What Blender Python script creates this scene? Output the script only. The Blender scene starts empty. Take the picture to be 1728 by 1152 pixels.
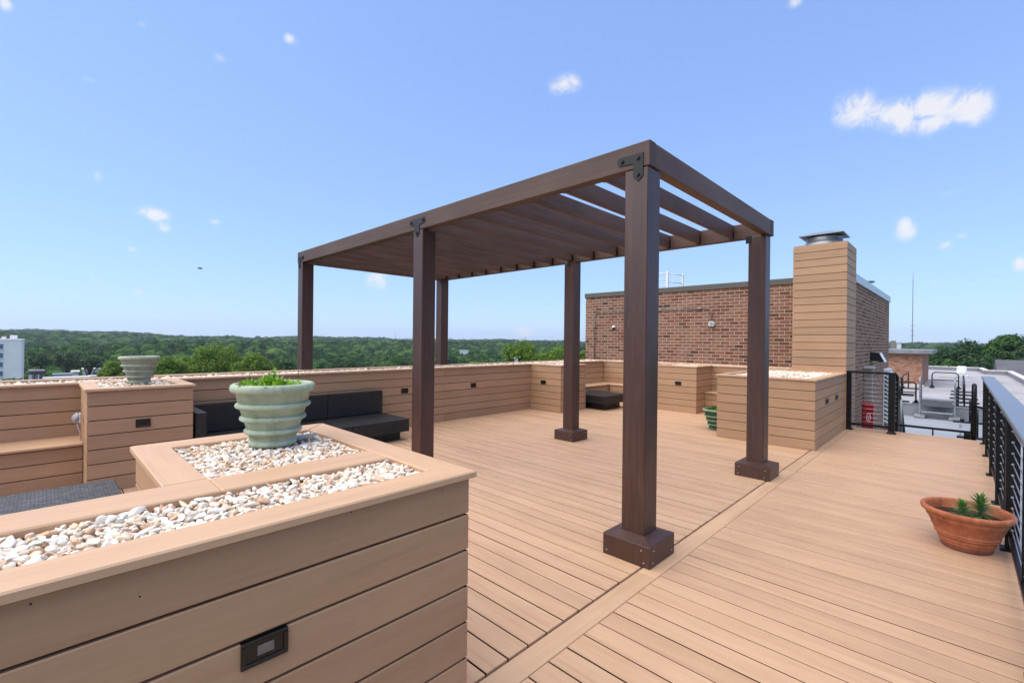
import bpy, math, random
import numpy as np
from mathutils import Vector, Matrix

sc = bpy.context.scene
COL = sc.collection
rnd = random.Random(7)
nrng = np.random.default_rng(11)
R = math.radians
H = 1.55                                   # eye height above the deck

# ------------------------------------------------------------------ helpers
def tag(o, label=None, cat=None, group=None, kind=None):
    if label: o['label'] = label
    if cat: o['category'] = cat
    if group: o['group'] = group
    if kind: o['kind'] = kind
    return o

def empty(name, loc, label, cat, group=None):
    o = bpy.data.objects.new(name, None); COL.objects.link(o)
    o.location = loc; o.empty_display_size = .1
    return tag(o, label, cat, group)

def world_loc(o):
    v = Vector((0, 0, 0))
    while o is not None:
        v = v + Vector(o.location); o = o.parent
    return v

class MB:
    """Collects shapes in world coordinates; build() links them as one mesh object."""
    def __init__(s): s.v = []; s.f = []; s.m = []; s.uv = []; s.mi = 0; s.smooth = []
    def face(s, idx, uv=None, sm=False):
        s.f.append(tuple(idx)); s.m.append(s.mi); s.uv.append(uv); s.smooth.append(sm)
    def box(s, x0, x1, y0, y1, z0, z1, c=.0):
        if c <= 0:
            b = len(s.v)
            s.v += [(x, y, z) for z in (z0, z1) for y in (y0, y1) for x in (x0, x1)]
            for f in ((0,2,3,1),(4,5,7,6),(0,1,5,4),(2,6,7,3),(0,4,6,2),(1,3,7,5)): s.face([b+i for i in f])
            return s
        b = len(s.v); lo = (x0, y0, z0); hi = (x1, y1, z1); ids = {}
        for sx in (0, 1):
            for sy in (0, 1):
                for sz in (0, 1):
                    sg = (sx, sy, sz)
                    for ax in range(3):
                        p = []
                        for k in range(3):
                            e = hi[k] if sg[k] else lo[k]
                            p.append(e if k == ax else e + (-c if sg[k] else c))
                        ids[(sg, ax)] = len(s.v); s.v.append(tuple(p))
        for ax in range(3):
            o1, o2 = [k for k in range(3) if k != ax]
            for sd in (0, 1):
                q = []
                for (a, d) in ((0,0),(1,0),(1,1),(0,1)):
                    g = [0,0,0]; g[ax] = sd; g[o1] = a; g[o2] = d; q.append(ids[(tuple(g), ax)])
                flip = (sd == 0) ^ (ax == 1)
                s.face(q[::-1] if flip else q)
        for ax in range(3):                 # edges parallel to ax
            o1, o2 = [k for k in range(3) if k != ax]
            for a in (0, 1):
                for d in (0, 1):
                    g0 = [0,0,0]; g0[o1] = a; g0[o2] = d; g1 = list(g0); g1[ax] = 1
                    g0, g1 = tuple(g0), tuple(g1)
                    s.face([ids[(g0,o1)], ids[(g0,o2)], ids[(g1,o2)], ids[(g1,o1)]])
        for sx in (0,1):
            for sy in (0,1):
                for sz in (0,1):
                    g = (sx,sy,sz); s.face([ids[(g,0)], ids[(g,1)], ids[(g,2)]])
        return s
    def prism(s, poly, z0, z1, c=0.):
        """upright prism over a convex counter-clockwise polygon, top edge chamfered by c"""
        n = len(poly); b = len(s.v)
        s.v += [(x, y, z0) for x, y in poly]
        if c > 0:
            s.v += [(x, y, z1-c) for x, y in poly]
            ins = []
            for i in range(n):
                p0, p1, p2 = (Vector(poly[(i+k) % n]) for k in (-1, 0, 1))
                d1 = (p1-p0).normalized(); d2 = (p2-p1).normalized()
                n1 = Vector((-d1.y, d1.x)); n2 = Vector((-d2.y, d2.x))
                bis = (n1+n2); bis = bis/max(1e-6, bis.dot(n1))
                ins.append(p1 + bis*c)
            s.v += [(p.x, p.y, z1) for p in ins]; L = 3
        else:
            s.v += [(x, y, z1) for x, y in poly]; L = 2
        for k in range(L-1):
            for i in range(n):
                j = (i+1) % n
                s.face([b+k*n+i, b+k*n+j, b+(k+1)*n+j, b+(k+1)*n+i])
        s.face([b+i for i in range(n)][::-1]); s.face([b+(L-1)*n+i for i in range(n)])
        return s
    def extrude(s, pts, vec):
        """flat polygon (3-D points) pushed along vec"""
        n = len(pts); b = len(s.v); v = Vector(vec)
        s.v += [tuple(p) for p in pts] + [tuple(Vector(p)+v) for p in pts]
        s.face([b+i for i in range(n)][::-1]); s.face([b+n+i for i in range(n)])
        for i in range(n):
            j = (i+1) % n; s.face([b+i, b+j, b+n+j, b+n+i])
        return s
    def quad(s, p, uv=None):
        b = len(s.v); s.v += [tuple(q) for q in p]; s.face([b+i for i in range(len(p))], uv); return s
    def tube(s, pts, r, n=8, caps=True, closed=False):
        pts = [Vector(p) for p in pts]; rings = []; m = len(pts)
        rr = r if isinstance(r, (list, tuple)) else [r]*m
        up = Vector((0, 0, 1)); prev = None
        for i, p in enumerate(pts):
            a = pts[max(0, i-1)]; c = pts[min(m-1, i+1)]
            if closed: a = pts[(i-1) % m]; c = pts[(i+1) % m]
            t = (c-a).normalized()
            if prev is None:
                ref = up if abs(t.dot(up)) < .9 else Vector((1, 0, 0)); u = t.cross(ref).normalized()
            else:
                u = (prev - t*prev.dot(t)).normalized()
            prev = u; w = t.cross(u); b = len(s.v); rings.append(b)
            for k in range(n):
                an = 2*math.pi*k/n; s.v.append(tuple(p + (u*math.cos(an)+w*math.sin(an))*rr[i]))
        pairs = list(zip(rings[:-1], rings[1:])) + ([(rings[-1], rings[0])] if closed else [])
        for b0, b1 in pairs:
            for k in range(n):
                j = (k+1) % n; s.face([b0+k, b0+j, b1+j, b1+k], None, True)
        if caps and not closed:
            s.face([rings[0]+k for k in range(n)][::-1]); s.face([rings[-1]+k for k in range(n)])
        return s
    def lathe(s, cx, cy, prof, n=40, tilt=0, jit=0.):
        rings = []
        for r, z in prof:
            b = len(s.v); rings.append(b)
            for k in range(n):
                a = 2*math.pi*k/n; s.v.append((cx+r*math.cos(a), cy+r*math.sin(a), z))
        for b0, b1 in zip(rings[:-1], rings[1:]):
            for k in range(n):
                j = (k+1) % n; s.face([b0+k, b0+j, b1+j, b1+k], None, True)
        return s
    def disc(s, cx, cy, z, r, n=32):
        b = len(s.v); s.v += [(cx+r*math.cos(2*math.pi*k/n), cy+r*math.sin(2*math.pi*k/n), z) for k in range(n)]
        s.face([b+k for k in range(n)]); return s
    def cyl(s, p0, p1, r, n=12): return s.tube([p0, p1], r, n)
    def pieces(s):
        par = list(range(len(s.v)))
        def find(a):
            while par[a] != a: par[a] = par[par[a]]; a = par[a]
            return a
        for f in s.f:
            for k in f[1:]: par[find(k)] = find(f[0])
        grp = {}
        for i, f in enumerate(s.f): grp.setdefault(find(f[0]), []).append(i)
        out = []
        for ids in grp.values():
            m = MB(); mp = {}
            for i in ids:
                q = []
                for k in s.f[i]:
                    if k not in mp: mp[k] = len(m.v); m.v.append(s.v[k])
                    q.append(mp[k])
                m.f.append(tuple(q)); m.m.append(s.m[i]); m.uv.append(s.uv[i]); m.smooth.append(s.smooth[i])
            out.append(m)
        return out
    def build_each(s, name, mats, parent=None):
        return [m.build(name, mats, parent) for m in s.pieces()]
    def build(s, name, mats, parent=None, origin=None):
        o3 = world_loc(parent) if parent is not None else Vector(origin or (0, 0, 0))
        me = bpy.data.meshes.new(name)
        me.from_pydata([(x-o3.x, y-o3.y, z-o3.z) for x, y, z in s.v], [], s.f)
        for m in (mats if isinstance(mats, (list, tuple)) else [mats]): me.materials.append(m)
        me.polygons.foreach_set('material_index', s.m)
        me.polygons.foreach_set('use_smooth', s.smooth)
        if any(u is not None for u in s.uv):
            l = me.uv_layers.new(name='UVMap'); k = 0
            for p, u in zip(me.polygons, s.uv):
                for i, li in enumerate(p.loop_indices):
                    if u: l.data[li].uv = u[i]
        me.update()
        o = bpy.data.objects.new(name, me); COL.objects.link(o)
        if parent is not None: o.parent = parent
        else: o.location = o3
        return o

def np_mesh(name, V, F, mat, smooth=False, uv=None):
    """fast mesh from arrays of one polygon size"""
    me = bpy.data.meshes.new(name); nv, (nf, k) = len(V), F.shape
    me.vertices.add(nv); me.vertices.foreach_set('co', np.ascontiguousarray(V, np.float32).ravel())
    me.loops.add(nf*k); me.loops.foreach_set('vertex_index', np.ascontiguousarray(F, np.int32).ravel())
    me.polygons.add(nf); me.polygons.foreach_set('loop_start', np.arange(0, nf*k, k, dtype=np.int32))
    me.polygons.foreach_set('loop_total', np.full(nf, k, np.int32))
    if smooth: me.polygons.foreach_set('use_smooth', np.ones(nf, bool))
    me.materials.append(mat); me.update(calc_edges=True); me.validate()
    return me

def link(name, me, parent=None, loc=(0, 0, 0)):
    o = bpy.data.objects.new(name, me); COL.objects.link(o); o.location = loc
    if parent is not None: o.parent = parent
    return o

def copy_thing(root, loc, label=None, rotz=None):
    r = root.copy(); COL.objects.link(r); r.location = loc
    if rotz is not None: r.rotation_euler = (0, 0, rotz)
    if label: r['label'] = label
    for ch in list(root.children):
        c = ch.copy(); COL.objects.link(c); c.parent = r
        for g in ch.children:
            d = g.copy(); COL.objects.link(d); d.parent = c
    return r

# ------------------------------------------------------------------ materials
def lin(r, g, b):
    f = lambda c: (c/255/12.92) if c/255 <= .04045 else ((c/255+.055)/1.055)**2.4
    return (f(r), f(g), f(b), 1)

class NT:
    def __init__(s, name):
        s.mat = bpy.data.materials.new(name); s.mat.use_nodes = True
        s.t = s.mat.node_tree; s.bsdf = s.t.nodes['Principled BSDF']
    def n(s, typ, **kw):
        nd = s.t.nodes.new(typ)
        for k, v in kw.items():
            if k.startswith('_'): setattr(nd, k[1:], v)
            else: nd.inputs[k.replace('__', ' ')].default_value = v
        return nd
    def l(s, a, b): s.t.links.new(a, b)
    def ramp(s, fac, stops):
        r = s.n('ShaderNodeValToRGB'); cr = r.color_ramp
        while len(cr.elements) < len(stops): cr.elements.new(.5)
        for e, (p, c) in zip(cr.elements, stops): e.position = p; e.color = c
        s.l(fac, r.inputs['Fac']); return r.outputs['Color']
    def mix(s, a, b, fac, mode='MIX'):
        m = s.n('ShaderNodeMix', _data_type='RGBA', _blend_type=mode)
        for sock, val in ((m.inputs[0], fac), (m.inputs[6], a), (m.inputs[7], b)):
            if hasattr(val, 'is_output'): s.l(val, sock)
            else: sock.default_value = val
        return m.outputs[2]
    def math(s, op, a, b=0., c=None):
        m = s.n('ShaderNodeMath', _operation=op)
        for sock, val in zip(m.inputs, (a, b, c)):
            if val is None: continue
            if hasattr(val, 'is_output'): s.l(val, sock)
            else: sock.default_value = val
        return m.outputs[0]
    def coord(s, kind='Object', scale=(1, 1, 1), island=False):
        tc = s.n('ShaderNodeTexCoord'); out = tc.outputs[kind]
        if island:
            ge = s.n('ShaderNodeNewGeometry'); mu = s.math('MULTIPLY', ge.outputs['Random Per Island'], 37.)
            cm = s.n('ShaderNodeCombineXYZ'); [s.l(mu, cm.inputs[i]) for i in range(3)]
            ad = s.n('ShaderNodeVectorMath', _operation='ADD'); s.l(out, ad.inputs[0]); s.l(cm.outputs[0], ad.inputs[1]); out = ad.outputs[0]
        mp = s.n('ShaderNodeMapping'); mp.inputs['Scale'].default_value = scale; s.l(out, mp.inputs['Vector'])
        return mp.outputs[0]
    def noise(s, vec, scale=1., detail=6., rough=.6, dist=0.):
        nz = s.n('ShaderNodeTexNoise'); nz.inputs['Scale'].default_value = scale; nz.inputs['Detail'].default_value = detail
        nz.inputs['Roughness'].default_value = rough; nz.inputs['Distortion'].default_value = dist
        s.l(vec, nz.inputs['Vector']); return nz.outputs['Fac']
    def island(s):
        return s.n('ShaderNodeNewGeometry').outputs['Random Per Island']
    def bump(s, h, strength=.3, dist=.01):
        b = s.n('ShaderNodeBump'); b.inputs['Strength'].default_value = strength; b.inputs['Distance'].default_value = dist
        s.l(h, b.inputs['Height']); s.l(b.outputs[0], s.bsdf.inputs['Normal'])
    def done(s, color=None, rough=None, metal=None, spec=None):
        B = s.bsdf.inputs
        if color is not None:
            if hasattr(color, 'is_output'): s.l(color, B['Base Color'])
            else: B['Base Color'].default_value = color
        if rough is not None:
            if hasattr(rough, 'is_output'): s.l(rough, B['Roughness'])
            else: B['Roughness'].default_value = rough
        if metal is not None: B['Metallic'].default_value = metal
        if spec is not None: B['Specular IOR Level'].default_value = spec
        return s.mat

AX = {'x': (1, 0, 0), 'y': (0, 1, 0), 'z': (0, 0, 1), 'h': None}
def grain_scale(axis, along, across):
    if axis == 'h': return (along*1.3, along*1.3, across)
    return tuple(along if AX[axis][k] else across for k in range(3))

def board_mat(name, axis, dark, mid, light, streak=.45, rough=.62, stain=.35, vary=1.):
    """capped composite decking board: streaky printed grain, every board its own shade"""
    m = NT(name)
    fine = m.noise(m.coord('Object', grain_scale(axis, 2.2, 85), True), 1, 8, .65, .3)
    broad = m.noise(m.coord('Object', grain_scale(axis, .9, 14), True), 1, 5, .6, .6)
    patch = m.noise(m.coord('Object', (2.1, 2.1, 2.1)), 1, 5, .6)
    f = m.math('ADD', m.math('MULTIPLY', fine, .45), m.math('MULTIPLY', broad, .55))
    c = m.ramp(f, [(.33, dark), (.5, mid), (.68, light)])
    tone = m.ramp(m.island(), [(0, (.90, .89, .88, 1)), (.5, (1, 1, 1, 1)), (1, (1.08, 1.06, 1.03, 1))])
    c = m.mix(mid, c, streak)
    c = m.mix(c, tone, vary, 'MULTIPLY')
    w = m.ramp(patch, [(.3, (.86, .83, .83, 1)), (.55, (1, 1, 1, 1)), (.8, (1.05, 1.03, 1, 1))])
    c = m.mix(c, w, stain, 'MULTIPLY')
    sm = m.noise(m.coord('Object', (.8, .8, .8)), 1, 6, .66, 1.2)
    c = m.mix(c, m.ramp(sm, [(.56, (1, 1, 1, 1)), (.68, (.86, .83, .80, 1))]), stain, 'MULTIPLY')
    m.bump(fine, .18, .003)
    rr = m.math('ADD', m.math('MULTIPLY', broad, .18), rough-.09)
    return m.done(c, rr, None, .4)

D_DK, D_MD, D_LT = lin(150, 116, 92), lin(190, 155, 127), lin(208, 177, 150)
M_deck = board_mat('composite decking', 'y', lin(148, 113, 88), lin(189, 152, 119), lin(206, 173, 141), .45, .6, .4, .5)
M_seam = board_mat('composite border board', 'x', lin(160, 126, 96), lin(192, 156, 122), lin(206, 174, 142), .4, .6, .5)
M_clad = board_mat('composite cladding', 'h', lin(148, 114, 84), lin(172, 137, 105), lin(186, 152, 120), .42, .6, .35)
M_capx = board_mat('composite coping along', 'x', lin(168, 132, 100), lin(191, 155, 121), lin(204, 171, 138), .4, .58, .3)
M_capy = board_mat('composite coping across', 'y', lin(168, 132, 100), lin(191, 155, 121), lin(204, 171, 138), .4, .58, .3)

def stained_wood(name, axis, a, b, c, rough=.5):
    m = NT(name)
    fine = m.noise(m.coord('Object', grain_scale(axis, 1.6, 46), True), 1, 7, .62, .8)
    patch = m.noise(m.coord('Object', grain_scale(axis, 1.2, 3.4), True), 1, 5, .6)
    f = m.math('ADD', m.math('MULTIPLY', fine, .5), m.math('MULTIPLY', patch, .5))
    col = m.ramp(f, [(.32, a), (.52, b), (.72, c)])
    vo = m.noise(m.coord('Object', grain_scale(axis, 3.5, 120), True), 1, 2, .5)
    crack = m.ramp(vo, [(.69, (0, 0, 0, 1)), (.735, (1, 1, 1, 1))])
    chip = m.noise(m.coord('Object', (2.2, 2.2, 2.2), True), 1, 3, .6)
    cm = m.math('MULTIPLY', crack, m.ramp(chip, [(.5, (0, 0, 0, 1)), (.62, (1, 1, 1, 1))]))
    col = m.mix(col, lin(134, 112, 100), m.math('MULTIPLY', cm, .5))
    m.bump(fine, .25, .003)
    return m.done(col, rough, None, .45)
BR = (lin(54, 34, 28), lin(71, 47, 39), lin(88, 63, 54))
M_postw = stained_wood('brown stained post', 'z', *BR, .42)
M_beamw = stained_wood('brown stained beam', 'y', lin(60, 41, 33), lin(78, 56, 46), lin(96, 73, 61), .6)
M_raftw = stained_wood('brown stained rafter with lit tone', 'x', lin(76, 54, 43), lin(98, 72, 59), lin(116, 90, 77), .6)  # paler than posts and beams; light on the rafter faces put into the stain

def plain(name, col, rough=.5, metal=0., spec=.5, var=.12, scale=6., bump=0.):
    m = NT(name)
    nz = m.noise(m.coord('Object', (1, 1, 1)), scale, 6, .6)
    lo = tuple(max(0, c*(1-var)) for c in col[:3])+(1,); hi = tuple(min(1, c*(1+var)) for c in col[:3])+(1,)
    c = m.ramp(nz, [(.3, lo), (.7, hi)])
    if bump: m.bump(nz, bump, .004)
    r = m.math('ADD', m.math('MULTIPLY', nz, .16), rough-.08)
    return m.done(c, r, metal, spec)
M_black = plain('black powder coat', lin(9, 9, 10), .4, 0, .3, .2)
M_iron = plain('black iron plate', lin(18, 20, 23), .5, 0, .35, .25, 30, .2)
M_blackplastic = plain('black fixture plastic', lin(15, 15, 16), .35)
M_lens = plain('frosted lens', lin(108, 100, 94), .3, 0, .5, .25, 40)
M_steel = plain('cable steel', lin(190, 190, 192), .3, .9)
M_galv = plain('galvanised steel', lin(150, 153, 157), .42, .55, .5, .15, 14)
M_alu = plain('brushed aluminium', lin(150, 153, 158), .35, .6, .5, .1)
M_conduit = plain('grey conduit', lin(126, 120, 114), .5, .3, .5, .25, 9)
M_white = plain('white enamel', lin(225, 226, 226), .45)
M_greybox = plain('pale grey box', lin(196, 196, 194), .5)
M_coping = plain('olive metal coping', lin(84, 79, 68), .45, 0, .5, .08)
M_coping2 = plain('pale metal coping', lin(176, 184, 186), .38, .35, .5, .08)
M_red = plain('red painted metal', lin(150, 18, 30), .4, 0, .5, .15)
M_soil = plain('potting soil', lin(58, 44, 36), .95, 0, .1, .5, 90, .8)
M_dark = plain('dark joist', lin(18, 16, 15), .9, 0, .1)
M_bed = plain('fine pale grit', lin(186, 166, 142), .9, 0, .1, .3, 140, .5)
M_gapshade = plain('grooved board edge with gap shade', lin(70, 50, 38), .9, 0, .1)  # grooved sides painted dark brown for the shade inside the board gaps
M_screw = plain('zinc screw', lin(205, 200, 195), .4, .3)
M_railcap = plain('rail cap with sky reflection tint', lin(108, 115, 123), .36, .1, .5, .06, 1.5)  # pale blue-grey base carries the sky's reflection on the rail top

def membrane(name, col, seam=1.9, joint=True):
    m = NT(name)
    v = m.coord('Object', (1, 1, 1))
    a = m.noise(v, .22, 6, .6, .5); b = m.noise(v, 2.2, 6, .65)
    lo = tuple(c*.66 for c in col[:3])+(1,); hi = tuple(min(1, c*1.14) for c in col[:3])+(1,)
    c = m.ramp(m.math('ADD', m.math('MULTIPLY', a, .62), m.math('MULTIPLY', b, .38)), [(.34, lo), (.5, col), (.66, hi)])
    if joint:
        br = m.n('ShaderNodeTexBrick'); br.inputs['Scale'].default_value = 1.; br.inputs['Brick Width'].default_value = 7.; br.inputs['Row Height'].default_value = seam
        br.inputs['Mortar Size'].default_value = .045; br.inputs['Mortar Smooth'].default_value = .3
        sw = m.coord('Object', (1, 1, 1)); mp = sw.node; mp.inputs['Rotation'].default_value = (0, 0, R(90)); m.l(sw, br.inputs['Vector'])
        c = m.mix(c, tuple(x*.45 for x in col[:3])+(1,), m.math('MULTIPLY', br.outputs['Fac'], .8))
    return m.done(c, .75, None, .3)
M_roof = membrane('grey roof membrane', lin(164, 160, 160))
M_roof2 = membrane('cool grey roof membrane', lin(142, 146, 150), 1.3)
M_curb = plain('flashing grey', lin(120, 122, 126), .6, 0, .4, .2, 2.)
M_stepdark = plain('dull step metal', lin(92, 94, 98), .5, .2, .4, .2, 3.)
M_roofedge = plain('stone coping', lin(200, 196, 188), .7, 0, .3, .2, 3.)

def brick_mat(name, w, h, mort, cols, mcol, fine=1.):
    m = NT(name)
    tc = m.n('ShaderNodeTexCoord'); uv = tc.outputs['UV']
    dn = m.n('ShaderNodeTexNoise'); dn.inputs['Scale'].default_value = 9.; m.l(uv, dn.inputs['Vector'])
    wob = m.n('ShaderNodeVectorMath', _operation='MULTIPLY_ADD'); m.l(dn.outputs['Color'], wob.inputs[0]); wob.inputs[1].default_value = (.008, .006, 0); m.l(uv, wob.inputs[2])
    br = m.n('ShaderNodeTexBrick'); br.inputs['Scale'].default_value = 1.
    br.inputs['Color1'].default_value = (0, 0, 0, 1); br.inputs['Color2'].default_value = (1, 1, 1, 1)
    br.inputs['Brick Width'].default_value = w; br.inputs['Row Height'].default_value = h; br.inputs['Mortar Size'].default_value = mort; br.inputs['Mortar Smooth'].default_value = .25
    br.inputs['Mortar'].default_value = (.5, .5, .5, 1)
    m.l(wob.outputs[0], br.inputs['Vector'])
    c = m.ramp(br.outputs['Color'], cols)
    nz = m.noise(uv, 17, 7, .75); nb = m.noise(uv, .7, 4, .6)
    c = m.mix(c, m.ramp(nz, [(.25, (.55, .5, .5, 1)), (.5, (1, 1, 1, 1)), (.8, (1.3, 1.2, 1.15, 1))]), .75, 'MULTIPLY')
    c = m.mix(c, m.ramp(nb, [(.3, (.82, .8, .8, 1)), (.6, (1.05, 1.03, 1.02, 1))]), .8, 'MULTIPLY')
    mc = m.mix(mcol, tuple(x*.72 for x in mcol[:3])+(1,), m.ramp(m.noise(uv, 6, 5, .6), [(.35, (0, 0, 0, 1)), (.7, (1, 1, 1, 1))]))
    c = m.mix(c, mc, br.outputs['Fac'])
    hgt = m.math('SUBTRACT', m.math('MULTIPLY', nz, .3), br.outputs['Fac'])
    m.bump(hgt, .6, .006)
    return m.done(c, .88, None, .25)
BC = [(0, lin(70, 52, 44)), (.06, lin(96, 72, 58)), (.18, lin(118, 80, 64)), (.4, lin(130, 94, 76)), (.6, lin(128, 99, 82)), (.75, lin(142, 104, 85)), (.9, lin(116, 74, 60)), (1, lin(98, 62, 51))]
M_brick = brick_mat('red brown brick', .212, .0797, .0062, BC, lin(200, 180, 158))
BC2 = [(0, lin(128, 88, 68)), (.5, lin(160, 118, 94)), (1, lin(176, 134, 108))]
M_brick2 = brick_mat('orange brick', .212, .0797, .006, BC2, lin(170, 140, 118))

def pot_mat(name, base, light, dark, speck):
    m = NT(name); v = m.coord('Object', (1, 1, 1))
    a = m.noise(v, 9, 6, .6); st = m.noise(m.coord('Object', (34, 34, 3)), 1, 5, .6); s = m.noise(v, 120, 3, .6); big = m.noise(v, 55, 2, .5)
    c = m.ramp(m.math('ADD', m.math('MULTIPLY', a, .7), m.math('MULTIPLY', st, .3)), [(.33, dark), (.5, base), (.68, light)])
    c = m.mix(c, speck, m.math('MULTIPLY', m.ramp(s, [(.63, (0, 0, 0, 1)), (.7, (1, 1, 1, 1))]), .35))
    c = m.mix(c, tuple(x*.4 for x in base[:3])+(1,), m.math('MULTIPLY', m.ramp(big, [(.70, (0, 0, 0, 1)), (.73, (1, 1, 1, 1))]), .7))
    m.bump(m.math('ADD', s, big), .12, .002)
    return m.done(c, .75, None, .35)
M_sage = pot_mat('sage cast stone', lin(158, 170, 146), lin(178, 186, 164), lin(130, 142, 114), lin(205, 208, 190))
M_sage2 = pot_mat('weathered sage stone', lin(154, 162, 142), lin(170, 176, 158), lin(126, 134, 112), lin(190, 190, 172))
M_dkgreen = pot_mat('dark green glaze', lin(70, 100, 78), lin(96, 124, 102), lin(44, 70, 52), lin(150, 165, 140))
M_dkring = pot_mat('worn green ring', lin(140, 158, 132), lin(160, 176, 150), lin(104, 128, 100), lin(170, 180, 150))
M_terra = pot_mat('terracotta', lin(162, 94, 62), lin(184, 114, 80), lin(124, 70, 47), lin(206, 150, 120))
M_terra_dark = pot_mat('dark terracotta', lin(126, 76, 62), lin(150, 96, 78), lin(92, 56, 48), lin(160, 110, 90))  # darker brown than the pot body, also used on a far brick wall

def wicker_mat(name, col, hi, s=.011):
    m = NT(name)
    br = m.n('ShaderNodeTexBrick'); br.inputs['Scale'].default_value = 1.; br.inputs['Brick Width'].default_value = s*2.2; br.inputs['Row Height'].default_value = s
    br.inputs['Mortar Size'].default_value = s*.16; br.inputs['Mortar Smooth'].default_value = .8
    br.inputs['Color1'].default_value = tuple(c*.8 for c in col[:3])+(1,); br.inputs['Color2'].default_value = hi; br.inputs['Mortar'].default_value = tuple(c*.2 for c in col[:3])+(1,)
    m.l(m.n('ShaderNodeTexCoord').outputs['UV'], br.inputs['Vector'])
    m.bump(m.math('SUBTRACT', 1., br.outputs['Fac']), .7, .004)
    return m.done(br.outputs['Color'], .45, None, .5)
M_wick = wicker_mat('black synthetic wicker', lin(9, 9, 10), lin(30, 30, 31), .02)
M_wickglare = wicker_mat('synthetic wicker with sky glare', lin(44, 46, 48), lin(88, 90, 92), .019)  # same wicker as the sofa, sky glare put into the colour as grey

def pebble_mat():
    m = NT('mixed white and peach pebble')
    c = m.ramp(m.island(), [(0, lin(232, 224, 208)), (.14, lin(240, 236, 226)), (.27, lin(222, 194, 160)), (.4, lin(218, 210, 194)), (.53, lin(242, 239, 230)), (.63, lin(210, 168, 130)), (.71, lin(204, 194, 178)), (.8, lin(234, 218, 192)), (.9, lin(188, 150, 116)), (.95, lin(182, 170, 156)), (1, lin(242, 239, 230))])
    v = m.coord('Object', (1, 1, 1), True)
    band = m.noise(v, 34, 5, .6, 1.2)
    c = m.mix(c, m.ramp(band, [(.3, lin(206, 164, 128)), (.45, (1, 1, 1, 1)), (.75, lin(250, 248, 242))]), .55, 'MULTIPLY')
    m.bump(m.noise(v, 160, 4, .6), .15, .002)
    return m.done(c, .6, None, .35)
M_pebble = pebble_mat()

def leaf_mat(name, a, b, trans=.3, rough=.5, spec=.3, zgrad=False):
    m = NT(name)
    c = m.ramp(m.island(), [(0, a), (1, b)])
    big = m.noise(m.coord('Object', (1, 1, 1)), .35, 3, .5)
    c = m.mix(c, m.ramp(big, [(.3, (.72, .78, .7, 1)), (.7, (1.18, 1.12, 1.0, 1))]), .8, 'MULTIPLY')
    if zgrad:                               # every tree of the wood its own green
        oi = m.n('ShaderNodeObjectInfo'); c = m.mix(c, m.ramp(oi.outputs['Random'], [(0, (.55, .62, .6, 1)), (.35, (.85, .92, .85, 1)), (.7, (1.05, 1.02, .9, 1)), (1, (1.5, 1.35, 1.0, 1))]), 1., 'MULTIPLY')
    m.l(c, m.bsdf.inputs['Base Color']); m.bsdf.inputs['Roughness'].default_value = rough; m.bsdf.inputs['Specular IOR Level'].default_value = spec
    tr = m.n('ShaderNodeBsdfTranslucent'); m.l(c, tr.inputs['Color'])
    mx = m.n('ShaderNodeMixShader'); mx.inputs[0].default_value = trans
    m.l(m.bsdf.outputs[0], mx.inputs[1]); m.l(tr.outputs[0], mx.inputs[2]); m.l(mx.outputs[0], m.t.nodes['Material Output'].inputs['Surface'])
    return m.mat
M_leaf = leaf_mat('mid green leaf', lin(42, 76, 28), lin(78, 114, 42))
M_leafl = leaf_mat('lime green leaf', lin(76, 108, 18), lin(128, 154, 40))
M_leafd = leaf_mat('deep green leaf', lin(28, 56, 26), lin(60, 92, 40))
M_leafg = leaf_mat('grey green leaf', lin(58, 84, 44), lin(112, 136, 84))
M_leafpot = leaf_mat('bright glossy leaf', lin(82, 134, 28), lin(150, 190, 50), .35, .35, .5)
M_leaflily = leaf_mat('strappy leaf', lin(60, 104, 54), lin(128, 172, 84), .25, .4, .4)
M_leafdull = leaf_mat('dull pot leaf', lin(60, 110, 30), lin(110, 160, 50), .3, .4, .4)
M_far = leaf_mat('distant canopy', lin(34, 62, 24), lin(64, 96, 34), .12, .8, .1, True)
M_bark = plain('bark', lin(74, 62, 52), .9, 0, .1, .35, 4, .5)

# ------------------------------------------------------------------ camera, sky, sun
cam_d = bpy.data.cameras.new('camera'); cam = bpy.data.objects.new('camera', cam_d); COL.objects.link(cam)
YAW, PIT, ROL = .77331989, -.00157158, .0107205720
fw = Vector((math.cos(YAW)*math.cos(PIT), math.sin(YAW)*math.cos(PIT), math.sin(PIT)))
rt = Vector((math.sin(YAW), -math.cos(YAW), 0)); up = rt.cross(fw)
rt2 = rt*math.cos(ROL)+up*math.sin(ROL); up2 = -rt*math.sin(ROL)+up*math.cos(ROL)
cam.matrix_world = Matrix(((rt2.x, up2.x, -fw.x, 0), (rt2.y, up2.y, -fw.y, 0), (rt2.z, up2.z, -fw.z, H), (0, 0, 0, 1)))
cam_d.sensor_width = 36; cam_d.lens = 777.06/1728*36; cam_d.clip_start = .05; cam_d.clip_end = 20000
sc.camera = cam
F0 = 777.06
def ray(px, py):
    a, b = (px-864)/F0, -(py-576)/F0
    return rt2*a + up2*b + fw
def at_range(px, py, d):
    """world point seen at photo pixel (px,py) at horizontal distance d"""
    v = ray(px, py); h = math.hypot(v.x, v.y); return Vector((0, 0, H)) + v*(d/h)

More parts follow.
